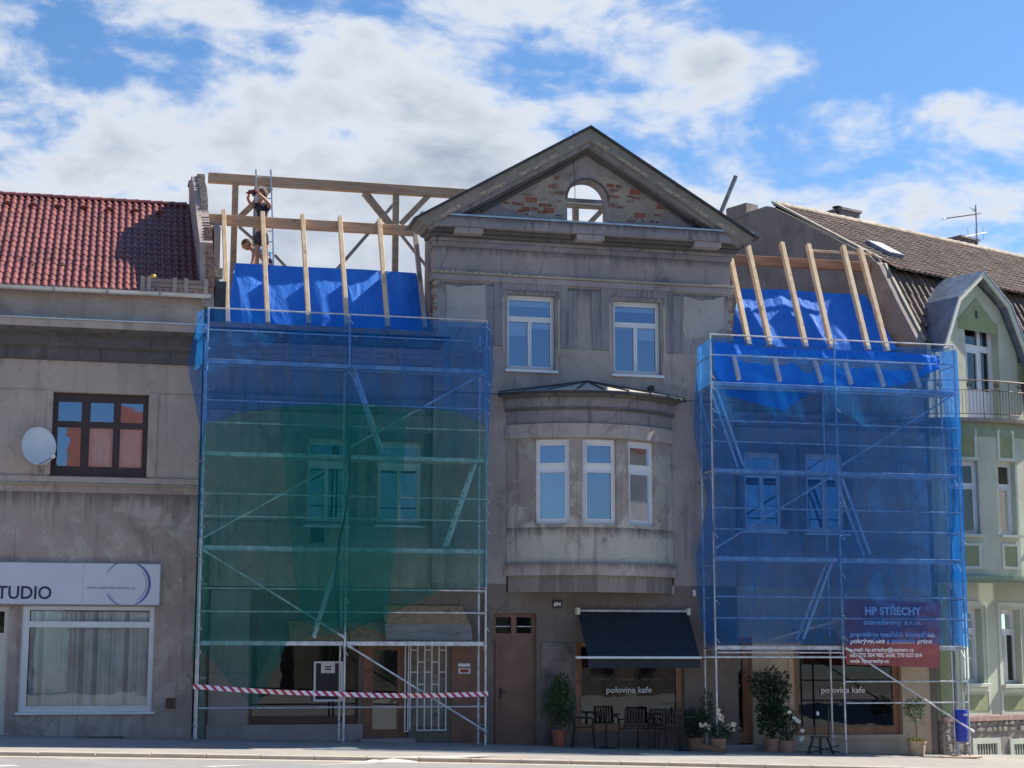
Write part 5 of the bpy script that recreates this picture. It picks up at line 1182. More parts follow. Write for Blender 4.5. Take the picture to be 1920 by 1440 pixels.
for i in range(len(dgo)-1):
    m = MB(GM); m.prism([ins2[i], ins2[i+1], ins[i+1], ins[i]], VO+.005, VO+.06); gbuild(m, 'verge_board', M['mint_trim'])
    m = MB(GM); m.prism([ins[i], ins[i+1], dgo[i+1], dgo[i]], VO-.02, 2.6); gbuild(m, 'dormer_roof_sheet', M['slate' if i in (1, 2) else 'slate_side'])
pa = [WG(1808, 568, 0), WG(1813, 590, 0), WG(1877, 594, 0), WG(1877, 579, 0), WG(1843, 534, 0)]
pa = [(aA.x-.72, aA.z-1.05), (aA.x-.72, aA.z-1.28), (aA.x+.78, aA.z-1.28), (aA.x+.78, aA.z-1.05), (aA.x, aA.z-.42)]
m = MB(GM); m.prism(pa, -.035, -.021); gbuild(m, 'gable_panel', M['green_panel'])
m = MB(GM); m.box(aA.x-.05, aA.x+.03, -.05, -.036, aA.z-.95, aA.z-.75); gbuild(m, 'vent_slot', M['black'])
m = MB(GM); m.box(dg[0][0]-.3, dg[0][0]-.0, .3, 2.6, 9.0, dg[1][1]-.1); gbuild(m, 'dormer_cheek', M['slate_side'])
m = MB(GM); m.box(dg[0][0]+.02, dg[0][0]+.1, .4, 2.6, 7.4, 9.6); m.box(dg[0][0], dg[6][0], 2.5, 2.6, 7.4, 10.2); gbuild(m, 'dormer_core', M['interior'])
v = WG(1913, 700, 0); m = MB(GM); m.box(v.x-.14, v.x+.3, -.06, -.021, v.z-.25, v.z+.25); gbuild(m, 'meter_box', M['green_panel'])
# mansard lower slope with big tiles, upper roof
mz0, mz1 = 9.15, 11.45; mv0, mv1 = .05, 1.25
DU0, DU1 = dg[0][0]+.05, dg[6][0]+.1
def in_dormer(u, z, e=.0):
    D = dgo
    if u <= D[0][0]+e or u >= D[-1][0]-e: return False
    for p, q in zip(D, D[1:]):
        if p[0] <= u <= q[0]: return z < p[1]+(q[1]-p[1])*(u-p[0])/(q[0]-p[0])-e
    return False
m = MB(GM)
for i in range(90):
    for j in range(24):
        ua, ub, ta, tb_ = i*.1, i*.1+.1, j/24, (j+1)/24
        if in_dormer(ua+.05, mz0+(mz1-mz0)*(ta+tb_)/2, .12): continue
        m.quad((ua, mv0+(mv1-mv0)*ta, mz0+(mz1-mz0)*ta), (ub, mv0+(mv1-mv0)*ta, mz0+(mz1-mz0)*ta), (ub, mv0+(mv1-mv0)*tb_, mz0+(mz1-mz0)*tb_), (ua, mv0+(mv1-mv0)*tb_, mz0+(mz1-mz0)*tb_))
m.add([(0, 1.0, 11.3), (GW+4, 1.0, 11.3), (GW+4, 5, 13.83), (0, 5, 13.83)], [(0, 1, 2, 3)])
m.add([(0, 5, 13.83), (GW+4, 5, 13.83), (GW+4, 9, 11.3), (0, 9, 11.3)], [(0, 1, 2, 3)])
m.add([(0, 1.3, 9), (GW+4, 1.3, 9), (GW+4, 1.3, 11.5), (0, 1.3, 11.5)], [(0, 1, 2, 3)]); groof = gbuild(m, 'roof', M['dark_sheet'], openmesh=True)
def tile_field(u0, u1, v0, z0, v1, z1, tw, rows, h, mat, name, limit, th=.025, skip=None):
    sl_ = math.hypot(v1-v0, z1-z0); tl = sl_/rows; pt = math.atan2(z1-z0, v1-v0)
    B = GM @ Matrix.Translation((0, v0, z0)) @ Matrix.Rotation(pt, 4, 'X')
    me, tv, tf = tile_mesh(tw, tl, h, th); me.materials.append(mat); cn = 0; rest = MB()
    for r_ in range(rows):
        for c_ in range(int((u1-u0)/tw)):
            if skip and skip(u0+c_*tw, r_/rows): continue
            T = B @ Matrix.Translation((u0+c_*tw, r_*tl+rnd.uniform(-.01, .01), .01+rnd.uniform(-.006, .006))) @ Matrix.Rotation(rnd.uniform(-.012, .012), 4, 'Z')
            if cn < limit and u0+c_*tw < 5.5: o = bpy.data.objects.new('roof_tile', me); COL.objects.link(o); place(o, T, groof); cn += 1
            else: rest.add(tv, tf, T)
    if rest.v:
        o = rest.build(name, mat, groof, openmesh=True); o['kind'] = 'stuff'; o.data.shade_smooth(); o.data.set_sharp_from_angle(angle=R(55))
tile_field(.15, 6, mv0, mz0, mv1-.05, mz1-.12, .24, 7, .06, M['brown_tile'], 'roof_tiles', 120, skip=lambda u, t: in_dormer(u+.12, mz0+(mz1-mz0)*(t+.07), .1))
tile_field(.05, 12.5, .92, 11.32, 5, 13.86, .2, 16, .035, M['brown_tile'], 'roof_tiles', 170, .03)
for k in range(36):
    ua = -.02+k*.33; m = MB(GM); n = 8; vs = []
    for xx, rr in ((ua, .10), (ua+.35, .125)): vs += [(xx, 5+rr*math.cos(math.pi*j/n), 13.86+rr*math.sin(math.pi*j/n)) for j in range(n+1)]
    m.add(vs, [(j, j+1, n+2+j, n+1+j) for j in range(n)]+[tuple(range(n+1)), tuple(range(n+1, 2*n+2))]); m.smooth = True; m.build('ridge_tile', M['ridge_tile'], groof)
# party wall towards the building site
m = MB(GM); m.M = GM @ Matrix.Rotation(0, 4, 'Z')
pr = [(-.02, 8.6), (-.02, 9.25), (.62, 10.4), (1.15, 11.42), (1.5, 11.75), (5.0, 13.78), (5.1, 13.80), (6.6, 13.75), (7.4, 13.6), (7.4, 13.0), (8.6, 12.9), (8.6, 8.6)]
m.extr(pr, -.30, -.02); gbuild(m, 'party_wall', M['rough_grey'])
m = MB(GM); m.extr([(5.8, 13.7), (5.8, 14.05), (6.6, 14.05), (6.6, 13.7)], -.34, .1); m.extr([(6.8, 13.0), (6.8, 13.85), (7.7, 13.75), (7.7, 13.0)], -.36, -.1); gbuild(m, 'flue_block', M['rough_grey'])
m = MB(GM); m.beam((-.1, 1.25, 11.62), (-.1, 5.0, 13.92), .14, .06, (0, 0, 1)); m.beam((-.04, .02, 9.35), (-.04, 1.2, 11.5), .1, .06, (0, -1, 0)); gbuild(m, 'verge_strip', M['worn'])
# skylight, chimneys, aerial
sl_ = math.atan2(13.86-11.32, 5-.92); B = GM @ Matrix.Translation((.35, .92, 11.32)) @ Matrix.Rotation(sl_, 4, 'X')
m = MB(B); m.box(.45, 1.05, 1.1, 2.0, .06, .16); s_ = m.build('skylight', M['slate_side'], groof); m = MB(B); m.box(.50, 1.0, 1.15, 1.95, .16, .17); m.build('pane', M['blind'], s_)
def chimney(u, v, z0, z1, w, d):
    m = MB(GM); m.box(u-w/2, u+w/2, v-d/2, v+d/2, z0, z1-.07); c_ = gbuild(m, 'chimney', M['rough_grey'])
    m = MB(GM); m.box(u-w/2-.03, u+w/2+.03, v-d/2-.06, v+d/2+.06, z1-.07, z1); m.build('cap', M['rough_grey'], c_); return c_
q = WG(1583, 408, 5.6); c_ = chimney(q.x, 5.6, 13.3, WG(1583, 396, 5.6).z, (WG(1612, 408, 5.6).x-WG(1556, 408, 5.6).x)*.62, .5)
q = WG(1570, 400, 5.5); m = MB(GM); m.tube((q.x, 5.5, q.z-.1), (q.x, 5.5, q.z+.17), .05, 8); m.lathe([(.02, .12), (.14, .14), (.14, .17), (.04, .2)], (q.x, 5.5, q.z+.02), 10); m.build('flue', M['dark_sheet'], c_)
q = WG(1805, 456, 5.6); chimney(q.x, 5.6, 13.3, WG(1805, 448, 5.6).z, (WG(1832, 456, 5.6).x-WG(1778, 456, 5.6).x)*.62, .5)
q = WG(1833, 470, 5.3)
AE = thing('tv_aerial', 'tall thin television aerial mast on the brown tiled ridge', 'aerial', M=GM @ Matrix.Translation((q.x, 5.3, 13.8)))
zt1 = WG(1833, 385, 5.3).z
m = MB(GM); m.tube((q.x, 5.3, 13.7), (q.x, 5.3, zt1), .022, 6); m.build('mast', M['steel_dark'], AE)
def boom(px0, py0, px1, py1, n_, el, vert=False):
    a, b = WG(px0, py0, 5.3), WG(px1, py1, 5.3); m = MB(GM); m.tube(a, b, .013, 5); m.build('boom', M['steel_dark'], AE)
    for k in range(n_):
        c_ = a.lerp(b, (k+.5)/n_); e = Vector((0, el, 0)) if not vert else Vector((0, 0, el)); m = MB(GM); m.tube(c_-e, c_+e, .008, 4); m.build('element', M['steel_dark'], AE)
boom(1770, 410, 1836, 401, 14, .14); boom(1808, 444, 1850, 436, 3, .22, True)
m = MB(GM); a = WG(1824, 396, 5.3); b = WG(1815, 388, 5.2); m.quad(a, WG(1833, 399, 5.3), WG(1828, 391, 5.3), b); m.build('reflector', M['steel'], AE, openmesh=True)
m = MB(GM); m.box(0.3, GW, 4.4, 4.5, -1, 9); m.box(GW-.3, GW, .4, 12, -1, 11); gbuild(m, 'interior', M['interior'])

# ================================================================== SCAFFOLDS
def scaffold(X0, dz, label, rails, braces, platforms, ground_brd):
    B = .0; SC = thing('scaffold', label, 'scaffold', (X0+3.07, .36, gx(X0+3)))
    R_ = .0242
    for i in range(3):
        X = X0+3.07*i
        for Y in (0, .73):
            zg_ = gz(X, Y)
            m = MB(); m.tube((X, Y, zg_+.03), (X, Y, 8+dz+(1.12 if Y == 0 else .9)), R_, 8)
            for k in (1, 2, 3, 4): m.tube((X, Y, 2*k+dz-.12), (X, Y, 2*k+dz-.02), R_*1.28, 8)
            m.build('post', M['steel'], SC)
            m = MB(); m.box(X-.10, X+.10, Y-.09, Y+.09, zg_, zg_+.022); m.tube((X, Y, zg_+.012), (X, Y, zg_+.3), .018, 8); m.tube((X, Y, zg_+.28), (X, Y, zg_+.31), .05, 8); m.build('base_plate', M['steel_dark'], SC)
        for k in (1, 2, 3, 4):
            z = 2*k+dz-.06
            m = MB(); m.tube((X, 0, z), (X, .73, z), R_, 8); m.tube((X, .0, z-.28), (X, .3, z), .012, 6); m.build('cross_bar', M['steel'], SC)
        m = MB(); m.tube((X, 0, .42+gx(X)), (X, .73, .42+gx(X)), .017, 8); m.build('cross_bar', M['steel'], SC)
        if i in (0, 2):
            for k in (1, 2, 3, 4):
                for dd in (.6, 1.08):
                    m = MB(); m.tube((X, 0, 2*k+dz+dd), (X, .73, 2*k+dz+dd), .017, 8); m.build('guard_rail', M['steel'], SC)
    for (b, k) in platforms:
        xa = X0+3.07*b+.04; xb = xa+3.0; z = 2*k+dz
        for (ya, yb) in ((.03, .35), (.38, .70)):
            m = MB(); m.box(xa, xb, ya, yb, z-.07, z); m.box(xa, xb, ya-.002, ya+.02, z-.09, z+.004); m.build('deck_board', M['steel'], SC, bevel=.006)
    for (b, z) in rails:
        m = MB(); m.tube((X0+3.07*b+.02, -.035, z+dz), (X0+3.07*(b+1)-.02, -.035, z+dz), .0175, 8); m.build('guard_rail', M['steel'], SC)
    for (p, q) in braces:
        m = MB(); a, b = W(*p, -.05), W(*q, -.05); m.tube(a, b, .0215, 8); m.tube(a, a+(b-a).normalized()*.12, .032, 6); m.tube(b, b-(b-a).normalized()*.12, .032, 6); m.build('brace', M['steel'], SC)
    for i in range(3):                    # cord ties that hold the net to the tubes
        for k in range(5, 25):
            if rnd.random() < .4:
                X = X0+3.07*i; zt = k*.37+dz+rnd.uniform(-.1, .1); m = MB()
                m.path([(X-.03, -.03, zt), (X-.01, -.15, zt+.01), (X+.03, -.03, zt), (X+.045, -.14, zt-.07)], .009, 5); m.build('net_tie', M['white_pvc'], SC)
    # anchors into the wall
    for k in (2, 3, 4):
        m = MB(); m.tube((X0-.18, .2, 2*k+dz-.2), (X0+.05, .2, 2*k+dz-.2), .02, 6); m.tube((X0, .73, 2*k+dz-.25), (X0, YW, 2*k+dz-.25), .02, 6); m.build('wall_tie', M['steel_dark'], SC)
    return SC
pf = [(b, k) for b in (0, 1) for k in (1, 2, 3, 4)]
rl = [(b, 2*k+d) for b in (0, 1) for k in (1, 2, 3, 4) for d in (.62, 1.10)]
SL = scaffold(0, 0, 'left steel scaffold wrapped in blue and green netting beside the red roofed house', rl+[(0, .62), (1, .62)],
    [((381, 1031), (646, 1195)), ((652, 1210), (912, 1372)), ((381, 1008), (648, 860)), ((657, 838), (909, 699))], pf, None)
XS = 11.42
SR = scaffold(XS, -.07, 'right steel scaffold wrapped in blue netting in front of the cafe', rl+[(1, .72), (1, 1.2), (0, 1.85)],
    [((1342, 1027), (1560, 893)), ((1576, 873), (1792, 738)), ((1585, 1214), (1826, 1372))], pf, None)
m = MB(); q = W(1318, 1231, -.06); m.tube((q.x, -.06, W(1450, 1232, -.06).z), (XS+3.1, -.06, W(1450, 1232, -.06).z), .024, 8); m.build('ledger', M['steel'], SR)
# toe boards on the top lift of the left scaffold
for i in range(2):
    for j in range(3):
        m = MB(); xa = .04+3.07*i+.0; m.box(xa, xa+2.98, -.015+.0, .012, 8.02+j*.125, 8.02+j*.125+.118); m.build('toe_board', M['toe_wood'], SL)
    for k in range(5):
        xa = .5+3.07*i+k*.58; m = MB(); m.box(xa, xa+.09, -.035, -.0155, 8.02, 8.40); m.build('batten', M['toe_wood'], SL)
# ladders
def ladder(label, a, b, Y, wdt=.36, name='ladder'):
    A, B = W(*a, Y), W(*b, Y); T = thing(name, label, 'ladder', B if B.z < A.z else A)
    off = Vector((0, wdt, 0)); d = (B-A); L_ = d.length
    for o_ in (Vector((0, 0, 0)), off):
        m = MB(); m.beam(A+o_, B+o_, .06, .025); m.build('rail', M['alu'], T)
    n_ = int(L_/.28)
    for k in range(n_):
        c_ = A+d*((k+.5)/n_); m = MB(); m.tube(c_, c_+off, .014, 6); m.build('rung', M['alu'], T)
    return T
ladder('inclined aluminium ladder from the top deck of the left scaffold, beside its middle posts', (664, 690), (719, 850), .2)
ladder('inclined aluminium ladder at the right end of the left scaffold behind green netting', (893, 868), (838, 1024), .2)
ladder('inclined aluminium ladder whose foot stands on the lowest deck of the left scaffold', (640, 1035), (589, 1196), .2)
ladder('inclined aluminium ladder at the upper left corner of the right scaffold', (1341, 722), (1394, 874), .2)
ladder('inclined aluminium ladder right of the middle posts of the right scaffold', (1577, 893), (1632, 1040), .2)
ladder('inclined aluminium ladder down to the lowest deck of the right scaffold', (1562, 1050), (1506, 1198), .2)
# protective boards on the lowest lift
def lean(name, px0, px1, zlo_, zhi_, y0, y1, mat, label, skew=0):
    xa, xb = W(px0, 1180, y0).x, W(px1, 1180, y0).x; m = MB()
    m.add([(xa, y0, zlo_), (xb, y0, zlo_), (xb+skew, y1, zhi_), (xa+skew*.3, y1, zhi_), (xa, y0+.02, zlo_-.01), (xb, y0+.02, zlo_-.01), (xb+skew, y1+.02, zhi_-.01), (xa+skew*.3, y1+.02, zhi_-.01)],
          [(0, 1, 2, 3), (7, 6, 5, 4), (0, 4, 5, 1), (1, 5, 6, 2), (2, 6, 7, 3), (3, 7, 4, 0)])
    o = m.build(name, mat); tag(o, label, 'board'); return o
lean('chipboard_sheet', 545, 655, 2.02, 2.45, .42, 1.0, M['osb'], 'brown chipboard sheet leaning on the wall behind the left ladder foot')
lean('chipboard_sheet', 657, 745, 2.02, 2.42, .42, 1.0, M['osb'], 'brown chipboard sheet just right of the middle posts, partly under green netting')
lean('chipboard_sheet', 724, 882, 2.36, 2.80, .55, 1.02, M['osb'], 'upper orange chipboard sheet above the grey board on the left scaffold', -.1)
lean('grey_board', 724, 886, 2.03, 2.38, .36, .54, M['ply_grey'], 'pale grey weathered board at the right end of the lowest left deck')
lean('chipboard_sheet', 1505, 1583, 1.96, 2.32, .4, 1.0, M['osb'], 'sunlit chipboard sheet just left of the red banner')
m = MB(); m.beam(W(1425, 1205, .3), W(1578, 1162, .3), .05, .03); tag(m.build('timber_lath', M['new_wood']), 'thin pale timber lath lying slanted on the lowest right deck', 'lath')
m = MB(); m.beam(W(1315, 1399, -.45), W(1360, 1410, -.75), .12, .09, (0, 0, 1)); o = m.build('timber_block', M['door_wood'])
o.location.z = gz(o.location.x, -.4)-.0; tag(o, 'dark timber block under the front foot of the right scaffold', 'timber block')
m = MB(); xx = W(1800, 1415, 0).x; m.box(xx-.5, xx+.45, -.2, .05, gz(xx, 0)+.0, gz(xx, 0)+.035); tag(m.build('timber_board', M['new_wood']), 'flat pale plank under the right end feet of the scaffold', 'plank')
# cables down the left scaffold
m = MB(); m.path([W(655, 690, -.09), W(652, 850, -.09), W(655, 900, -.09), W(648, 960, -.09), W(636, 1010, -.09), W(628, 1080, -.05), W(631, 1130, -.05), W(636, 1190, -.05)], .014, 6)
m.path([W(657, 800, -.10), W(656, 880, -.10), W(651, 945, -.10), W(641, 1000, -.10), W(632, 1070, -.06), W(636, 1140, -.06), W(640, 1196, -.06)], .012, 6)
tag(m.build('hoist_cable', M['black']), 'pair of black cables hanging down beside the middle post of the left scaffold', 'cable')

# ================================================================== NETS
def net(top, bot, Yt, Yb, mat, label, seed, name='scaffold_net', amp=.05, nu=130, nv=70, fr=2.4, cat='netting', group='scaffold netting sheets'):
    return poly_sheet(name, top, bot, Yt, Yb, mat, label, cat, nu, nv, amp, fr, seed, group, None, .05)
net([(385, 579), (520, 586), (655, 593), (790, 599), (915, 606)], [(383, 795), (460, 772), (540, 764), (655, 757), (760, 765), (850, 770), (913, 800)], -.07, -.07, M['net_blue'], 'blue net across the top of the left scaffold', 1)
net([(383, 795), (460, 770), (540, 762), (655, 755), (760, 763), (850, 768), (913, 798)], [(375, 1215), (440, 1290), (480, 1330), (540, 1200), (655, 1185), (735, 1150), (830, 1105), (911, 1100)], -.08, -.08, M['net_green'], 'thin green net over the middle of the left scaffold', 21, amp=.07)
net([(523, 763), (600, 757), (680, 760), (765, 772)], [(560, 1165), (610, 1180), (660, 1165), (722, 1190)], -.13, -.10, M['net_green2'], 'darker folded green net strip hanging in the centre of the left scaffold', 33, amp=.10, nu=50)
# sun-lit side flaps of the left scaffold
def side_net(ptsA, ptsB, YA, YB, mat, label, seed, amp=.04, nu=6, nv=60):
    """vertical strip: chain A at depth YA, chain B at depth YB"""
    def it(L, u):
        n = len(L)-1; k = min(int(u*n), n-1); t = u*n-k; return L[k][0]+(L[k+1][0]-L[k][0])*t, L[k][1]+(L[k+1][1]-L[k][1])*t
    def f(u, v):
        a, b = W(*it(ptsA, v), YA), W(*it(ptsB, v), YB); p = a.lerp(b, u)
        p.x += amp*noise.noise(Vector((p.z*1.6, u*2, seed)))*math.sin(math.pi*u); p.y += amp*noise.noise(Vector((p.z*2.2, u*3, seed+9))); return p
    m = MB(); m.grid(f, nu, nv); o = m.build('scaffold_net', mat, openmesh=True); tag(o, label, 'netting', 'scaffold netting sheets'); return o
side_net([(385, 580), (384, 690), (383, 850), (378, 1010)], [(372, 585), (352, 684), (375, 800), (372, 1010)], -.07, .55, M['net_blue'], 'blue net flap bulging out at the left end of the left scaffold', 3, .08)
side_net([(383, 800), (379, 1000), (376, 1120), (372, 1232)], [(372, 830), (370, 1010), (366, 1120), (360, 1238)], -.06, .6, M['net_green'], 'narrow green net strip on the left end of the left scaffold', 4)
side_net([(915, 606), (912, 760), (911, 900), (910, 1100)], [(920, 610), (926, 680), (916, 800), (905, 1100)], -.07, .3, M['net_blue'], 'narrow blue net flap at the right end of the left scaffold', 5, .05)
# right scaffold
net([(1335, 633), (1450, 639), (1568, 645), (1680, 650), (1793, 656)], [(1346, 1208), (1460, 1208), (1580, 1208), (1700, 1205), (1816, 1213)], -.07, -.07, M['net_blue'], 'large blue net over the front of the right scaffold', 41, amp=.06, nv=80)
side_net([(1335, 633), (1337, 800), (1341, 1020), (1346, 1208)], [(1308, 650), (1299, 800), (1327, 940), (1303, 1045), (1312, 1150), (1326, 1210)], -.07, .6, M['net_blue'], 'blue net wrapped round the left end of the right scaffold', 43, .07)
side_net([(1795, 656), (1803, 850), (1810, 1050), (1817, 1213)], [(1764, 662), (1775, 850), (1782, 1050), (1790, 1205)], -.07, .74, M['net_blue'], 'sunlit blue net on the right end of the right scaffold', 44, .05)
# banner
b = [W(1583, 1122, -.01), W(1764, 1131, -.01), W(1760, 1252, -.01), W(1586, 1246, -.01)]
BN = thing('banner', 'red roofing company banner with white lettering tied to the right scaffold', 'banner', (b[0]+b[2])/2)
def bpnt(u, v):
    p = b[0].lerp(b[1], u).lerp(b[3].lerp(b[2], u), v); p.y += -.012+.045*noise.noise(Vector((u*6, v*4, 3)))*math.sin(math.pi*min(1, v*1.1)); 
    return p
m = MB(); m.grid(bpnt, 40, 26); m.build('sheet', M['banner'], BN, openmesh=True)
bw_ = (b[1]-b[0]).length; bh = (b[0]-b[3]).length
def btext(s, u, v, size, width, bold=.002):
    p = b[0].lerp(b[1], u).lerp(b[3].lerp(b[2], u), v); ang = math.atan2(b[1].z-b[0].z, b[1].x-b[0].x)
    Mx = Matrix.Translation((p.x, p.y-.07, p.z)) @ Matrix.Rotation(-ang*0, 4, 'Y') @ Matrix.Rotation(R(90), 4, 'X')
    return text(s, size, Mx, M['white_print'], BN, width=width*bw_, bold=bold, ext=.0015)
btext('HP STŘECHY', .20, .235, .25, .58, .006)
btext('stavebniny s.r.o.', .18, .385, .16, .60)
btext('provádíme tesařské, klempířské,', .04, .575, .15, .88)
btext('pokrývačské a zednické práce', .04, .675, .15, .84)
btext('e-mail: hp.strechy@seznam.cz', .03, .80, .12, .66)
btext('tel.: 775 304 985, mob. 770 632 054', .03, .885, .12, .74)
btext('web: hpstrechy.cz', .03, .97, .12, .40)
m = MB(); p = b[0].lerp(b[3], .81); m.box(p.x+.24*1, p.x+.03*bw_+.66*bw_, p.y-.056, p.y-.053, p.z-.034, p.z-.027); m.build('underline', M['white_print'], BN)
for p in (b[0], b[1]): m = MB(); m.path([p+Vector((0, -.01, 0)), p+Vector((.04, -.04, .1))], .01, 5); m.build('tie', M['white_pvc'], BN)
# barrier tape
def tape(a, b_, label):
    m = MB()
    def f(u, v):
        p = a.lerp(b_, u); p.z += -.03*math.sin(math.pi*u)+(v-.5)*.098*(1 if True else 1); p.y += .03*math.sin(u*9)*(v-.5); return p
    m.grid(f, 40, 2); o = m.build('barrier_tape', M['tape'], openmesh=True); tag(o, label, 'tape', 'red and white barrier tape')
tape(W(362, 1287, -.2), W(641, 1301, -.2), 'red and white striped tape across the left bay of the left scaffold')
tape(W(641, 1302, -.2), W(915, 1301, -.2), 'red and white striped tape across the right bay of the left scaffold')

# ================================================================== PEOPLE on the roof
def skin(name, pts, edges, rad, mat, parent=None, root=0, sub=2):
    me = bpy.data.meshes.new(name); c = Vector(pts[root]); me.from_pydata([Vector(p)-c for p in pts], edges, []); me.update()
    o = bpy.data.objects.new(name, me); COL.objects.link(o); me.materials.append(mat); place(o, Matrix.Translation(c), parent)
    s = o.modifiers.new('skin', 'SKIN'); s.use_smooth_shade = True
    for i, r_ in enumerate(rad):
        me.skin_vertices[0].data[i].radius = (r_, r_) if not isinstance(r_, tuple) else r_
        me.skin_vertices[0].data[i].use_root = (i == root)
    o.modifiers.new('sub', 'SUBSURF').levels = sub; o.modifiers['sub'].render_levels = sub
    bpy.context.view_layer.update()
    dg_ = bpy.context.evaluated_depsgraph_get(); me2 = bpy.data.meshes.new_from_object(o.evaluated_get(dg_)); me2.name = name
    o.modifiers.clear(); o.data = me2
    if not me2.materials: me2.materials.append(mat)
    me2.shade_smooth(); return o
def head_mesh(c, r, look, mat, parent, hair=True, hat=None):
    """simple modelled head: skull, jaw, nose, ears; look = facing direction"""
    lk = Vector(look).normalized(); sd = Vector((0, 0, 1)).cross(lk).normalized(); u_ = lk.cross(sd)
    Mx = Matrix(((sd.x, lk.x, u_.x, c.x), (sd.y, lk.y, u_.y, c.y), (sd.z, lk.z, u_.z, c.z), (0, 0, 0, 1)))
    def F(n1, n2, fn):
        vs = []; fs = []
        for j in range(n2+1):
            ph = math.pi*j/n2
            for i in range(n1):
                th = 2*math.pi*i/n1; vs.append(fn(math.sin(ph)*math.cos(th), math.sin(ph)*math.sin(th), math.cos(ph)))
        for j in range(n2):
            for i in range(n1): fs.append((j*n1+i, j*n1+(i+1) % n1, (j+1)*n1+(i+1) % n1, (j+1)*n1+i))
        return vs, fs
    def sk(x, y, z):
        w = 1-.28*max(0, -z)**1.2; yy = y*1.08
        if y > 0: yy -= .10*max(0, -z-.1)
        nose = .16*math.exp(-((x/.16)**2+((z+.12)/.2)**2)) if y > 0 else 0
        eye = -.05*(math.exp(-(((abs(x)-.34)/.14)**2+((z-.08)/.11)**2)) if y > 0 else 0)
        brow = .03*math.exp(-((z-.25)/.1)**2) if y > 0 else 0
        return (x*.80*w*r, (yy+nose+eye+brow)*r*.98, z*1.18*r)
    m = MB(Mx); vs, fs = F(24, 20, sk); m.add(vs, fs)
    for s in (-1, 1):
        vs, fs = F(8, 6, lambda x, y, z: (s*.80*r+x*.07*r, -.02*r+y*.16*r, -.02*r+z*.26*r)); m.add(vs, fs)
    m.smooth = True; m.build('head', mat, parent)
    if hair:
        m = MB(Mx)
        def hr(x, y, z):
            k = 1.09 if (z > .28 or y < -.15) and z > -.45 else .90
            return (x*.80*r*k, (y*1.08-.04)*r*k, z*1.18*r*k)
        vs, fs = F(24, 18, hr); m.add(vs, fs); m.smooth = True; m.build('hair', M['hair'], parent)
def hand(c, d, curl, parent, mat, s=1.0):
    """palm with four bent fingers and a thumb gripping around the axis curl"""
    d = Vector(d).normalized(); cu = Vector(curl).normalized(); sd = d.cross(cu).normalized(); pts = [c, c+d*.085*s]; ed = [(0, 1)]; rad = [.032*s, .034*s]
    for k, (o_, L_) in enumerate(((-.034, .075), (-.012, .085), (.012, .08), (.033, .062))):
        b0_ = c+d*.08*s+sd*o_*s; i = len(pts); pts += [b0_, b0_+d*L_*.5*s+cu*.012*s, b0_+d*L_*.75*s+cu*L_*.55*s]; ed += [(1, i), (i, i+1), (i+1, i+2)]; rad += [.011*s, .010*s, .0085*s]
    i = len(pts); t0_ = c+d*.03*s-sd*.03*s; pts += [t0_, t0_-sd*.03*s+d*.03*s+cu*.02*s, t0_-sd*.02*s+d*.06*s+cu*.045*s]; ed += [(0, i), (i, i+1), (i+1, i+2)]; rad += [.013*s, .012*s, .010*s]
    return skin('hand', pts, ed, rad, mat, parent, 0, 1)
YP = 4.2
def P3(px, py, dy=0): return W(px, py, YP+dy)
P1 = thing('person', 'man in black T-shirt and dark shorts holding a power tool beside the ladder', 'person', P3(487, 505))
hip = P3(490, 436); chest = P3(492, 397); neck = P3(490, 379)
body = skin('body', [hip, P3(491, 418), chest, P3(491, 386), neck, P3(489, 371),
    P3(503, 388, -.08), P3(506, 384, -.3), P3(494, 371, -.42), P3(483, 361, -.46),
    P3(480, 386, .1), P3(471, 384, -.1), P3(464, 371, -.25), P3(468, 364, -.36),
    P3(485, 440, .02), P3(483, 468), P3(482, 500), P3(480, 505, -.12),
    P3(496, 440, .02), P3(499, 468), P3(500, 500), P3(498, 505, -.12)],
    [(0, 1), (1, 2), (2, 3), (3, 4), (4, 5), (3, 6), (6, 7), (7, 8), (8, 9), (3, 10), (10, 11), (11, 12), (12, 13), (0, 14), (14, 15), (15, 16), (16, 17), (0, 18), (18, 19), (19, 20), (20, 21)],
    [(.155, .11), (.15, .10), (.18, .115), (.12, .09), .055, .05, .062, .05, .042, .03, .062, .048, .04, .03, .095, .06, .045, .035, .095, .06, .045, .035], M['skin'], P1)
shirt = skin('tshirt', [P3(490, 432), P3(491, 416), chest, P3(491, 386), P3(490, 381), P3(503, 388, -.08), P3(506, 385, -.2), P3(480, 386, .1), P3(473, 384, -.02)],
    [(0, 1), (1, 2), (2, 3), (3, 4), (3, 5), (5, 6), (3, 7), (7, 8)], [(.18, .13), (.175, .125), (.205, .14), (.14, .11), .08, .085, .075, .085, .075], M['tshirt'], P1)
skin('shorts', [P3(490, 432), P3(490, 440), P3(485, 446, .02), P3(484, 462), P3(496, 446, .02), P3(498, 462)], [(0, 1), (1, 2), (2, 3), (1, 4), (4, 5)], [(.175, .13), (.17, .13), .115, .095, .115, .095], M['shorts'], P1, 1)
head_mesh(P3(491, 364, -.02), .118, (-.75, .1, .18), M['skin'], P1)
hand(P3(484, 362, -.46), (-.2, 0, 1), (-1, 0, .2), P1, M['skin']); hand(P3(467, 366, -.34), (-.1, .0, 1), (1, 0, 0), P1, M['skin'])
DR = thing('power_drill', 'dark red and black cordless drill held up against the timber by the man', 'power tool', P3(472, 360, -.36))
m = MB(); m.tube(P3(479, 358, -.4), P3(466, 361, -.4), .05, 10); m.tube(P3(466, 361, -.4), P3(461, 362, -.4), .03, 10, .015); m.build('motor', M['tool_red'], DR)
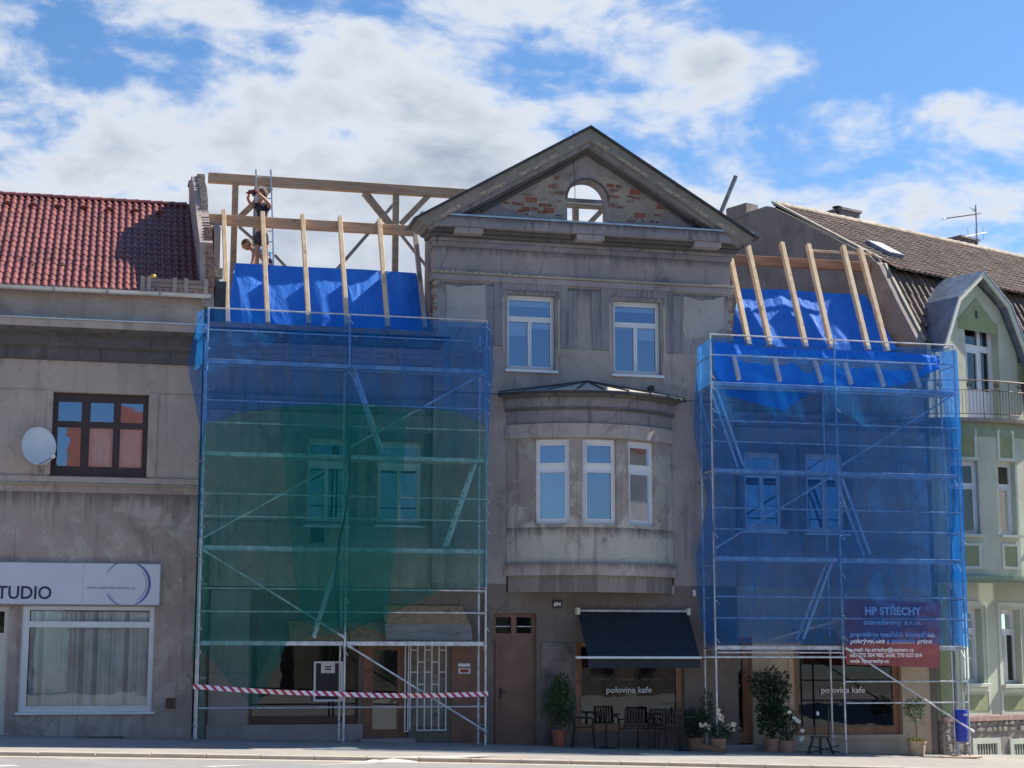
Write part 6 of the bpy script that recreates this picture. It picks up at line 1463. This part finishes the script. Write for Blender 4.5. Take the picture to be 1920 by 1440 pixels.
m = MB(); m.tube(P3(473, 360, -.4), P3(475, 368, -.4), .022, 8); m.box(P3(475, 368).x-.04, P3(475, 368).x+.04, YP-.44, YP-.36, P3(475, 370).z-.04, P3(475, 370).z+.01); m.build('grip', M['black'], DR)
P2 = thing('person', 'crouching worker in navy and light blue clothes behind the blue tarpaulin', 'person', P3(500, 505))
def Q3(px, py, dy=0): return W(px, py, 5.4+dy)
skin('body', [Q3(508, 486), Q3(495, 476), Q3(481, 470), Q3(472, 467), Q3(467, 463), Q3(478, 476, -.15), Q3(474, 490, -.2), Q3(470, 500, -.25), Q3(478, 476, .15), Q3(476, 490, .2), Q3(474, 500, .2), Q3(500, 496, -.1), Q3(512, 505, -.1), Q3(502, 496, .1), Q3(514, 505, .1)],
     [(0, 1), (1, 2), (2, 3), (3, 4), (2, 5), (5, 6), (6, 7), (2, 8), (8, 9), (9, 10), (0, 11), (11, 12), (0, 13), (13, 14)], [.14, .14, .15, .06, .05, .06, .045, .035, .06, .045, .035, .09, .06, .09, .06], M['skin'], P2)
skin('shirt', [Q3(509, 482), Q3(495, 475), Q3(482, 470), Q3(477, 469), Q3(478, 477, -.16), Q3(478, 477, .16)], [(0, 1), (1, 2), (2, 3), (2, 4), (2, 5)], [.16, .165, .17, .1, .09, .09], M['cyan_cloth'], P2)
skin('trousers', [Q3(511, 487), Q3(505, 490), Q3(500, 497, -.1), Q3(502, 497, .1)], [(0, 1), (1, 2), (1, 3)], [.15, .15, .12, .12], M['navy_cloth'], P2)
head_mesh(Q3(463, 459), .125, (-.8, -.1, -.45), M['skin'], P2)
# roof ladder
RLD = thing('roof_ladder', 'aluminium roof ladder with curved hooks standing behind the working man', 'ladder', W(495, 505, 4.7))
ra, rb = W(480, 322, 4.7), W(508, 322, 4.7); la, lb = W(482, 505, 4.5), W(513, 505, 4.5)
for t_, l_ in ((ra, la), (rb, lb)):
    m = MB(); m.beam(l_, t_, .03, .06); m.build('rail', M['alu'], RLD)
    m = MB(); m.path([t_, t_+Vector((0, 0, .04)), t_+Vector((.01, .12, .08)), t_+Vector((.01, .2, 0))], .022, 6); m.build('hook', M['steel_dark'], RLD)
for k in range(9): c0, c1 = la.lerp(ra, (k+.5)/9), lb.lerp(rb, (k+.5)/9); m = MB(); m.tube(c0, c1, .014, 6); m.build('rung', M['alu'], RLD)

# ================================================================== STREET THINGS
def leaves(name, c, rad, n_, size, mat, parent, rg, flat=.5, top=None, narrow=.42):
    m = MB(); c = Vector(c)
    for k in range(n_):
        while True:
            p = Vector((rg.uniform(-1, 1), rg.uniform(-1, 1), rg.uniform(-1, 1)))
            if .15 < p.length < 1: break
        p = p*(.55+.45*rg.random()) if rg.random() < .3 else p
        q = c+Vector((p.x*rad[0], p.y*rad[1], p.z*rad[2]))
        d = (p+Vector((rg.uniform(-.6, .6), rg.uniform(-.6, .6), rg.uniform(-.2, .8)))).normalized(); s = d.cross(Vector((rg.uniform(-1, 1), rg.uniform(-1, 1), rg.uniform(-.3, 1)))).normalized()
        L_ = size*rg.uniform(.7, 1.3); n2 = d.cross(s)*L_*.12
        m.add([q, q+d*L_*.5+s*L_*narrow*.5+n2, q+d*L_, q+d*L_*.5-s*L_*narrow*.5+n2], [(0, 1, 2), (0, 2, 3)])
    o = m.build(name, mat, parent, openmesh=True); return o
def pot_at(px0, px1, pytop, pybot, Y, mat, label, cat='potted plant', taper=.78):
    xm = (px0+px1)/2; X = W(xm, pybot, Y).x; r_ = (W(px1, pytop, Y).x-W(px0, pytop, Y).x)/2; zb_ = gz(X, Y); h = (pybot-pytop)/85.
    T = thing('potted_plant', label, cat, (X, Y, zb_)); m = MB()
    m.lathe([(r_*taper, 0), (r_*.95, h*.86), (r_*1.03, h*.86), (r_*1.05, h), (r_*.93, h), (r_*.9, h*.88), (.01, h*.88)], (X, Y, zb_), 20); p = m.build('pot', mat, T)
    m = MB(); m.lathe([(r_*.9, 0), (r_*.5, .02), (.01, .03)], (X, Y, zb_+h*.885), 12); m.build('soil', M['soil'], p)
    return T, X, zb_+h
def stems(T, X, Y, z0, z1, n_, spread, rg, r=.008):
    m = MB()
    for k in range(n_):
        a = Vector((X+rg.uniform(-.04, .04), Y+rg.uniform(-.04, .04), z0)); b_ = Vector((X+rg.uniform(-spread, spread), Y+rg.uniform(-spread, spread), z1*rg.uniform(.8, 1)+z0*0)); mid = a.lerp(b_, .5)+Vector((rg.uniform(-.05, .05), 0, .03))
        m.path([a, mid, b_], r, 5)
    m.build('stem', M['stem'], T)
rg = random.Random(3)
YPL = .55
T, X, z = pot_at(1035, 1063, 1371, 1402, .5, M['terracotta'], 'dense green shrub in a terracotta pot beside the brown house door')
stems(T, X, .5, z-.05, z+.8, 7, .18, rg); leaves('foliage', (X+.02, .5, z+.55), (.30, .26, .55), 650, .10, M['leaf_mid'], T, rg); leaves('foliage', (X+.05, .5, z+.95), (.22, .2, .25), 160, .09, M['leaf_dark'], T, rg)
T, X, z = pot_at(1290, 1320, 1386, 1408, .5, M['terra_pale'], 'dark rounded bush in a clay pot left of the cafe door')
stems(T, X, .5, z-.05, z+.4, 8, .2, rg); leaves('foliage', (X-.02, .5, z+.32), (.32, .28, .34), 620, .08, M['leaf_dark'], T, rg)
leaves('foliage', (X+.33, .62, z+.65), (.16, .15, .42), 160, .08, M['leaf_dark'], T, rg)
T, X, z = pot_at(1334, 1361, 1389, 1414, -.1, M['terra_pale'], 'clay pot of cream orchid flowers standing before the cafe door')
st = MB(); fl = MB()
for (ex, ez, n_) in ((-.42, .28, 12), (.38, .30, 11), (-.02, .66, 7), (.42, .12, 4), (.15, .5, 4)):
    a = Vector((X, -.1, z)); b_ = Vector((X+ex, -.1+rg.uniform(-.1, .1), z+ez)); mid = a.lerp(b_, .5)+Vector((0, 0, .2)); pts_ = [a.lerp(mid, t/4).lerp(mid.lerp(b_, t/4), t/4) for t in range(5)]; st.path(pts_, .008, 5)
    for k in range(n_):
        t = .45+.55*k/n_; p = a.lerp(mid, t).lerp(mid.lerp(b_, t), t)+Vector((rg.uniform(-.04, .04), rg.uniform(-.06, .02), rg.uniform(-.03, .04))); s = .035
        fl = MB()
        for j in range(5):
            A_ = 2*math.pi*j/5; d1 = Vector((math.cos(A_), -.35, math.sin(A_))); d2 = Vector((math.cos(A_+.6), -.2, math.sin(A_+.6))); d0 = Vector((math.cos(A_-.6), -.2, math.sin(A_-.6)))
            fl.add([p, p+d0*s*.8, p+d1*s*1.25, p+d2*s*.8], [(0, 1, 2), (0, 2, 3)])
        fl.build('blossom', M['petal'], T, openmesh=True)
st.build('stem', M['stem'], T); leaves('foliage', (X, -.1, z+.14), (.24, .2, .16), 150, .14, M['leaf_dark'], T, rg, narrow=.25)
T, X, z = pot_at(1432, 1463, 1387, 1412, .45, M['terra_pale'], 'tall laurel shrub in a clay pot between cafe door and window')
stems(T, X, .45, z-.05, z+1.2, 7, .2, rg, .012)
for (dx_, dz_, rx, rz, n_) in ((.0, .35, .28, .34, 330), (-.02, .75, .30, .35, 360), (-.10, 1.15, .33, .28, 330), (.22, 1.05, .22, .25, 180), (.1, .6, .3, .3, 200), (-.32, 1.30, .12, .18, 60), (.3, 1.32, .1, .16, 46), (0, 1.42, .1, .14, 40)): leaves('foliage', (X+dx_, .45, z+dz_), (rx, .27, rz), n_, .12, M['leaf_dark'], T, rg)
T, X, z = pot_at(1464, 1490, 1390, 1413, .25, M['terra_pale'], 'smaller pot of white flowers right of the tall laurel')
stems(T, X, .25, z-.05, z+.5, 6, .14, rg); leaves('foliage', (X+.0, .25, z+.35), (.24, .2, .4), 380, .085, M['leaf_dark'], T, rg)
fl = MB()
for (ex, ez) in ((-.02, .63), (.16, .45), (.2, .42), (.28, .22), (.25, .02), (.27, .06), (.1, .5)):
    p = Vector((X+ex, .05, z+ez)); fl = MB()
    for j in range(9):
        A_ = 2*math.pi*j/9; fl.add([p, p+Vector((math.cos(A_-.3)*.05, -.02, math.sin(A_-.3)*.035)), p+Vector((math.cos(A_)*.065, 0, math.sin(A_)*.045)), p+Vector((math.cos(A_+.3)*.05, -.02, math.sin(A_+.3)*.035))], [(0, 1, 2), (0, 2, 3)])
    fl.build('blossom', M['petal_white'], T, openmesh=True)
T, X, z = pot_at(1703, 1736, 1391, 1419, .35, M['straw_pot'], 'small round topiary tree on a thin stem in a pale pot by the stone base')
m = MB(); m.path([(X, .35, z-.05), (X+.01, .35, z+.3), (X-.02, .35, z+.62)], .012, 6); m.build('trunk', M['stem'], T)
leaves('crown', (X-.02, .35, z+.72), (.23, .22, .25), 420, .075, M['leaf_pale'], T, rg); leaves('ground_moss', (X, .35, z+.0), (.2, .2, .05), 160, .07, M['moss'], T, rg)
leaves_in = None
# chairs and tables of the cafe
def make_chair(X, Y, ang, label):
    z0 = gz(X, Y); M0 = Matrix.Translation((X, Y, z0)) @ Matrix.Rotation(ang, 4, 'Z')
    T = thing('cafe_chair', label, 'chair', M=M0, group='black slatted cafe chairs')
    m = MB(M0)
    for k in range(6): m.box(-.2, .2, -.2+k*.07, -.2+k*.07+.05, .43, .45)
    m.build('seat', M['black_chair'], T)
    for k in range(7):
        m = MB(M0); xx = -.19+k*.063; m.add([(xx-.016, .2, .5), (xx+.016, .2, .5), (xx+.016, .27, .86), (xx-.016, .27, .86), (xx-.016, .215, .5), (xx+.016, .215, .5), (xx+.016, .285, .86), (xx-.016, .285, .86)], [(0, 1, 2, 3), (7, 6, 5, 4), (0, 4, 5, 1), (1, 5, 6, 2), (2, 6, 7, 3), (3, 7, 4, 0)]); m.build('back_slat', M['black_chair'], T)
    for zz, yy in ((.5, .205), (.87, .28)): m = MB(M0); m.tube((-.22, yy, zz), (.22, yy, zz), .014, 6); m.build('back_rail', M['black_chair'], T)
    for s in (-1, 1):
        m = MB(M0); m.path([(s*.22, .28, .87), (s*.22, .2, .45), (s*.24, .27, 0)], .014, 6); m.build('leg', M['black_chair'], T)
        m = MB(M0); m.path([(s*.22, -.2, .64), (s*.22, -.2, .44), (s*.24, -.24, 0)], .014, 6); m.build('leg', M['black_chair'], T)
        m = MB(M0); m.tube((s*.22, -.2, .64), (s*.22, .24, .66), .016, 6); m.build('armrest', M['black_chair'], T)
    return T
def ch(px, Y, ang, label): X = W(px, 1390, Y).x; return X, Y, ang, label
specs = [ch(1095, .25, R(78), 'leftmost black slatted chair in front of the cafe window'), ch(1184, .15, R(180), 'second black slatted chair from the left under the cafe window, back to the street'),
         ch(1222, .55, R(195), 'third black slatted chair from the left, half hidden between the others'), ch(1258, .1, R(172), 'rightmost black slatted chair beside the second round table')]
c0 = make_chair(*specs[0])
for (X, Y, ang, lab) in specs[1:]: dup(c0, Matrix.Translation((X, Y, gz(X, Y))) @ Matrix.Rotation(ang, 4, 'Z'), lab)
def cafe_table(px, Y, label):
    X = W(px, 1390, Y).x; z0 = gz(X, Y); T = thing('cafe_table', label, 'table', (X, Y, z0), 'round black cafe tables')
    m = MB(); m.lathe([(.30, .72), (.31, .73), (.31, .745), (.30, .75)], (X, Y, z0), 24); m.build('tabletop', M['black_chair'], T)
    m = MB(); m.tube((X, Y, z0+.02), (X, Y, z0+.72), .03, 8); m.build('pedestal', M['black_chair'], T)
    m = MB(); m.lathe([(.22, 0), (.22, .012), (.05, .03), (.03, .04)], (X, Y, z0), 20); m.build('foot', M['black_chair'], T)
cafe_table(1137, .3, 'left round black cafe table with a single pedestal'); cafe_table(1280, .05, 'right round black cafe table beside the dark bush')
# black folded pavement stand
X = W(1540, 1400, -.1).x; z0 = gz(X, -.1)
ES = thing('folding_stand', 'low black folding A-frame stand with two thin uprights before the cafe window', 'stand', (X, -.1, z0))
for s, yy in ((-1, -.25), (1, .15)):
    for k, xx in enumerate((-.3, .0, .3)):
        m = MB(); m.beam((X+xx*1.0+.08*s, yy, z0+.01), (X+xx*.55, -.05, z0+.38), .045, .03); m.build('leg', M['black'], ES)
m = MB(); m.box(X-.22, X+.22, -.12, .02, z0+.36, z0+.40); m.build('top_plate', M['black'], ES)
m = MB(); m.box(X-.14, X+.05, -.10, -.0, z0+.402, z0+.42); m.build('tray', M['plinth'], ES)
for px in (1529, 1554):
    xx = W(px, 1380, -.05).x; m = MB(); m.tube((xx, -.04, z0+.38), (xx+.01, -.04, z0+(1.05 if px > 1540 else .72)), .02, 8); m.build('upright', M['black'], ES)
q = W(1536, 1342, -.06); m = MB(); m.lathe([(.005, 0), (.03, .02), (.03, .08), (.01, .1)], (X-.04, -.04, z0+.85), 8); m.build('knob', M['white_pvc'], ES)
for s in (-1, 1): m = MB(); m.tube((X-.36*s, -.26, z0+.05), (X+.36*s, -.26, z0+.2), .016, 6); m.build('strut', M['black'], ES)
# blue litter bin
v = rect(1797, 1331, 1822, 1391, .1); zb_, zt_ = v[2], v[3]; cxb = (v[0]+v[1])/2; r_ = (v[1]-v[0])/2
LB = thing('litter_bin', 'bright blue plastic litter bin hanging on a post by the stone base', 'bin', (cxb, .25, zb_))
m = MB(); n = 16; vs = []
for (k, zz) in ((.82, zb_), (.88, zb_+.03), (1, zt_-.16), (1, zt_-.04), (.92, zt_)): vs += [(cxb+r_*k*math.cos(2*math.pi*i/n), .25+r_*.8*k*math.sin(2*math.pi*i/n), zz) for i in range(n)]
m.add(vs, [(j*n+i, j*n+(i+1) % n, (j+1)*n+(i+1) % n, (j+1)*n+i) for j in range(4) for i in range(n)]+[tuple(range(n)), tuple(range(4*n, 5*n))]); m.smooth = True; m.build('body', M['bin_blue'], LB)
m = MB(); m.box(cxb-.02, cxb+r_*.8, .25-r_*.8-.012, .25-r_*.5, zt_-.14, zt_-.09); m.build('slot', M['white_pvc'], LB)
m = MB(); m.tube((cxb-.02, .5, gz(cxb, .4)), (cxb-.02, .5, zt_+.1), .03, 8); m.build('post', M['steel_dark'], LB)

# ================================================================== houses across the street (seen only mirrored in the panes)
for i, (xa, xb, ze_, mt) in enumerate(((-34, -6, 4.8, 'house_cream'), (-4.1, 6, 10.0, 'house_rust'), (8, 30, 5.0, 'house_cream'))):
    H = thing('house', ('cream', 'rust red', 'wide cream')[i]+' house across the street mirrored in the ground floor panes', 'house', ((xa+xb)/2, -56, -.4))
    m = MB(); m.box(xa, xb, -62, -54, -.8, ze_); m.build('wall', M[mt], H)
    m = MB(); m.extr([(-53.6, ze_), (-58, ze_+(4.4 if i == 1 else 2.6)), (-62.4, ze_)], xa-.3, xb+.3); m.build('roof', M['brick'], H)
    k = xa+1.5
    while k < xb-1.5:
        for z_ in (.8, 3.0): m = MB(); m.box(k, k+1.1, -54.02, -53.95, z_, z_+1.6); m.build('window', M['black'], H)
        k += 2.6
H = thing('house', 'unseen corner house added to block sky glare in the right bay pane', 'house', (43, -24, -.6))
m = MB(); m.box(34, 52, -34, -14, -1, 10); m.build('wall', M['house_cream'], H)  # house added out of view to keep bright sky out of the bay pane
m = MB(); m.add([(33.6, -34.4, 10), (52.4, -34.4, 10), (52.4, -13.6, 10), (33.6, -13.6, 10), (43, -30, 14), (43, -18, 14)], [(0, 1, 4), (1, 2, 5, 4), (2, 3, 5), (3, 0, 4, 5), (0, 3, 2, 1)]); m.build('roof', M['brick'], H)
for k in range(7):
    for z_ in (.8, 3.9, 7): m = MB(); m.box(33.95, 34.02, -33+k*2.7, -31.9+k*2.7, z_, z_+1.7); m.build('window', M['black'], H)
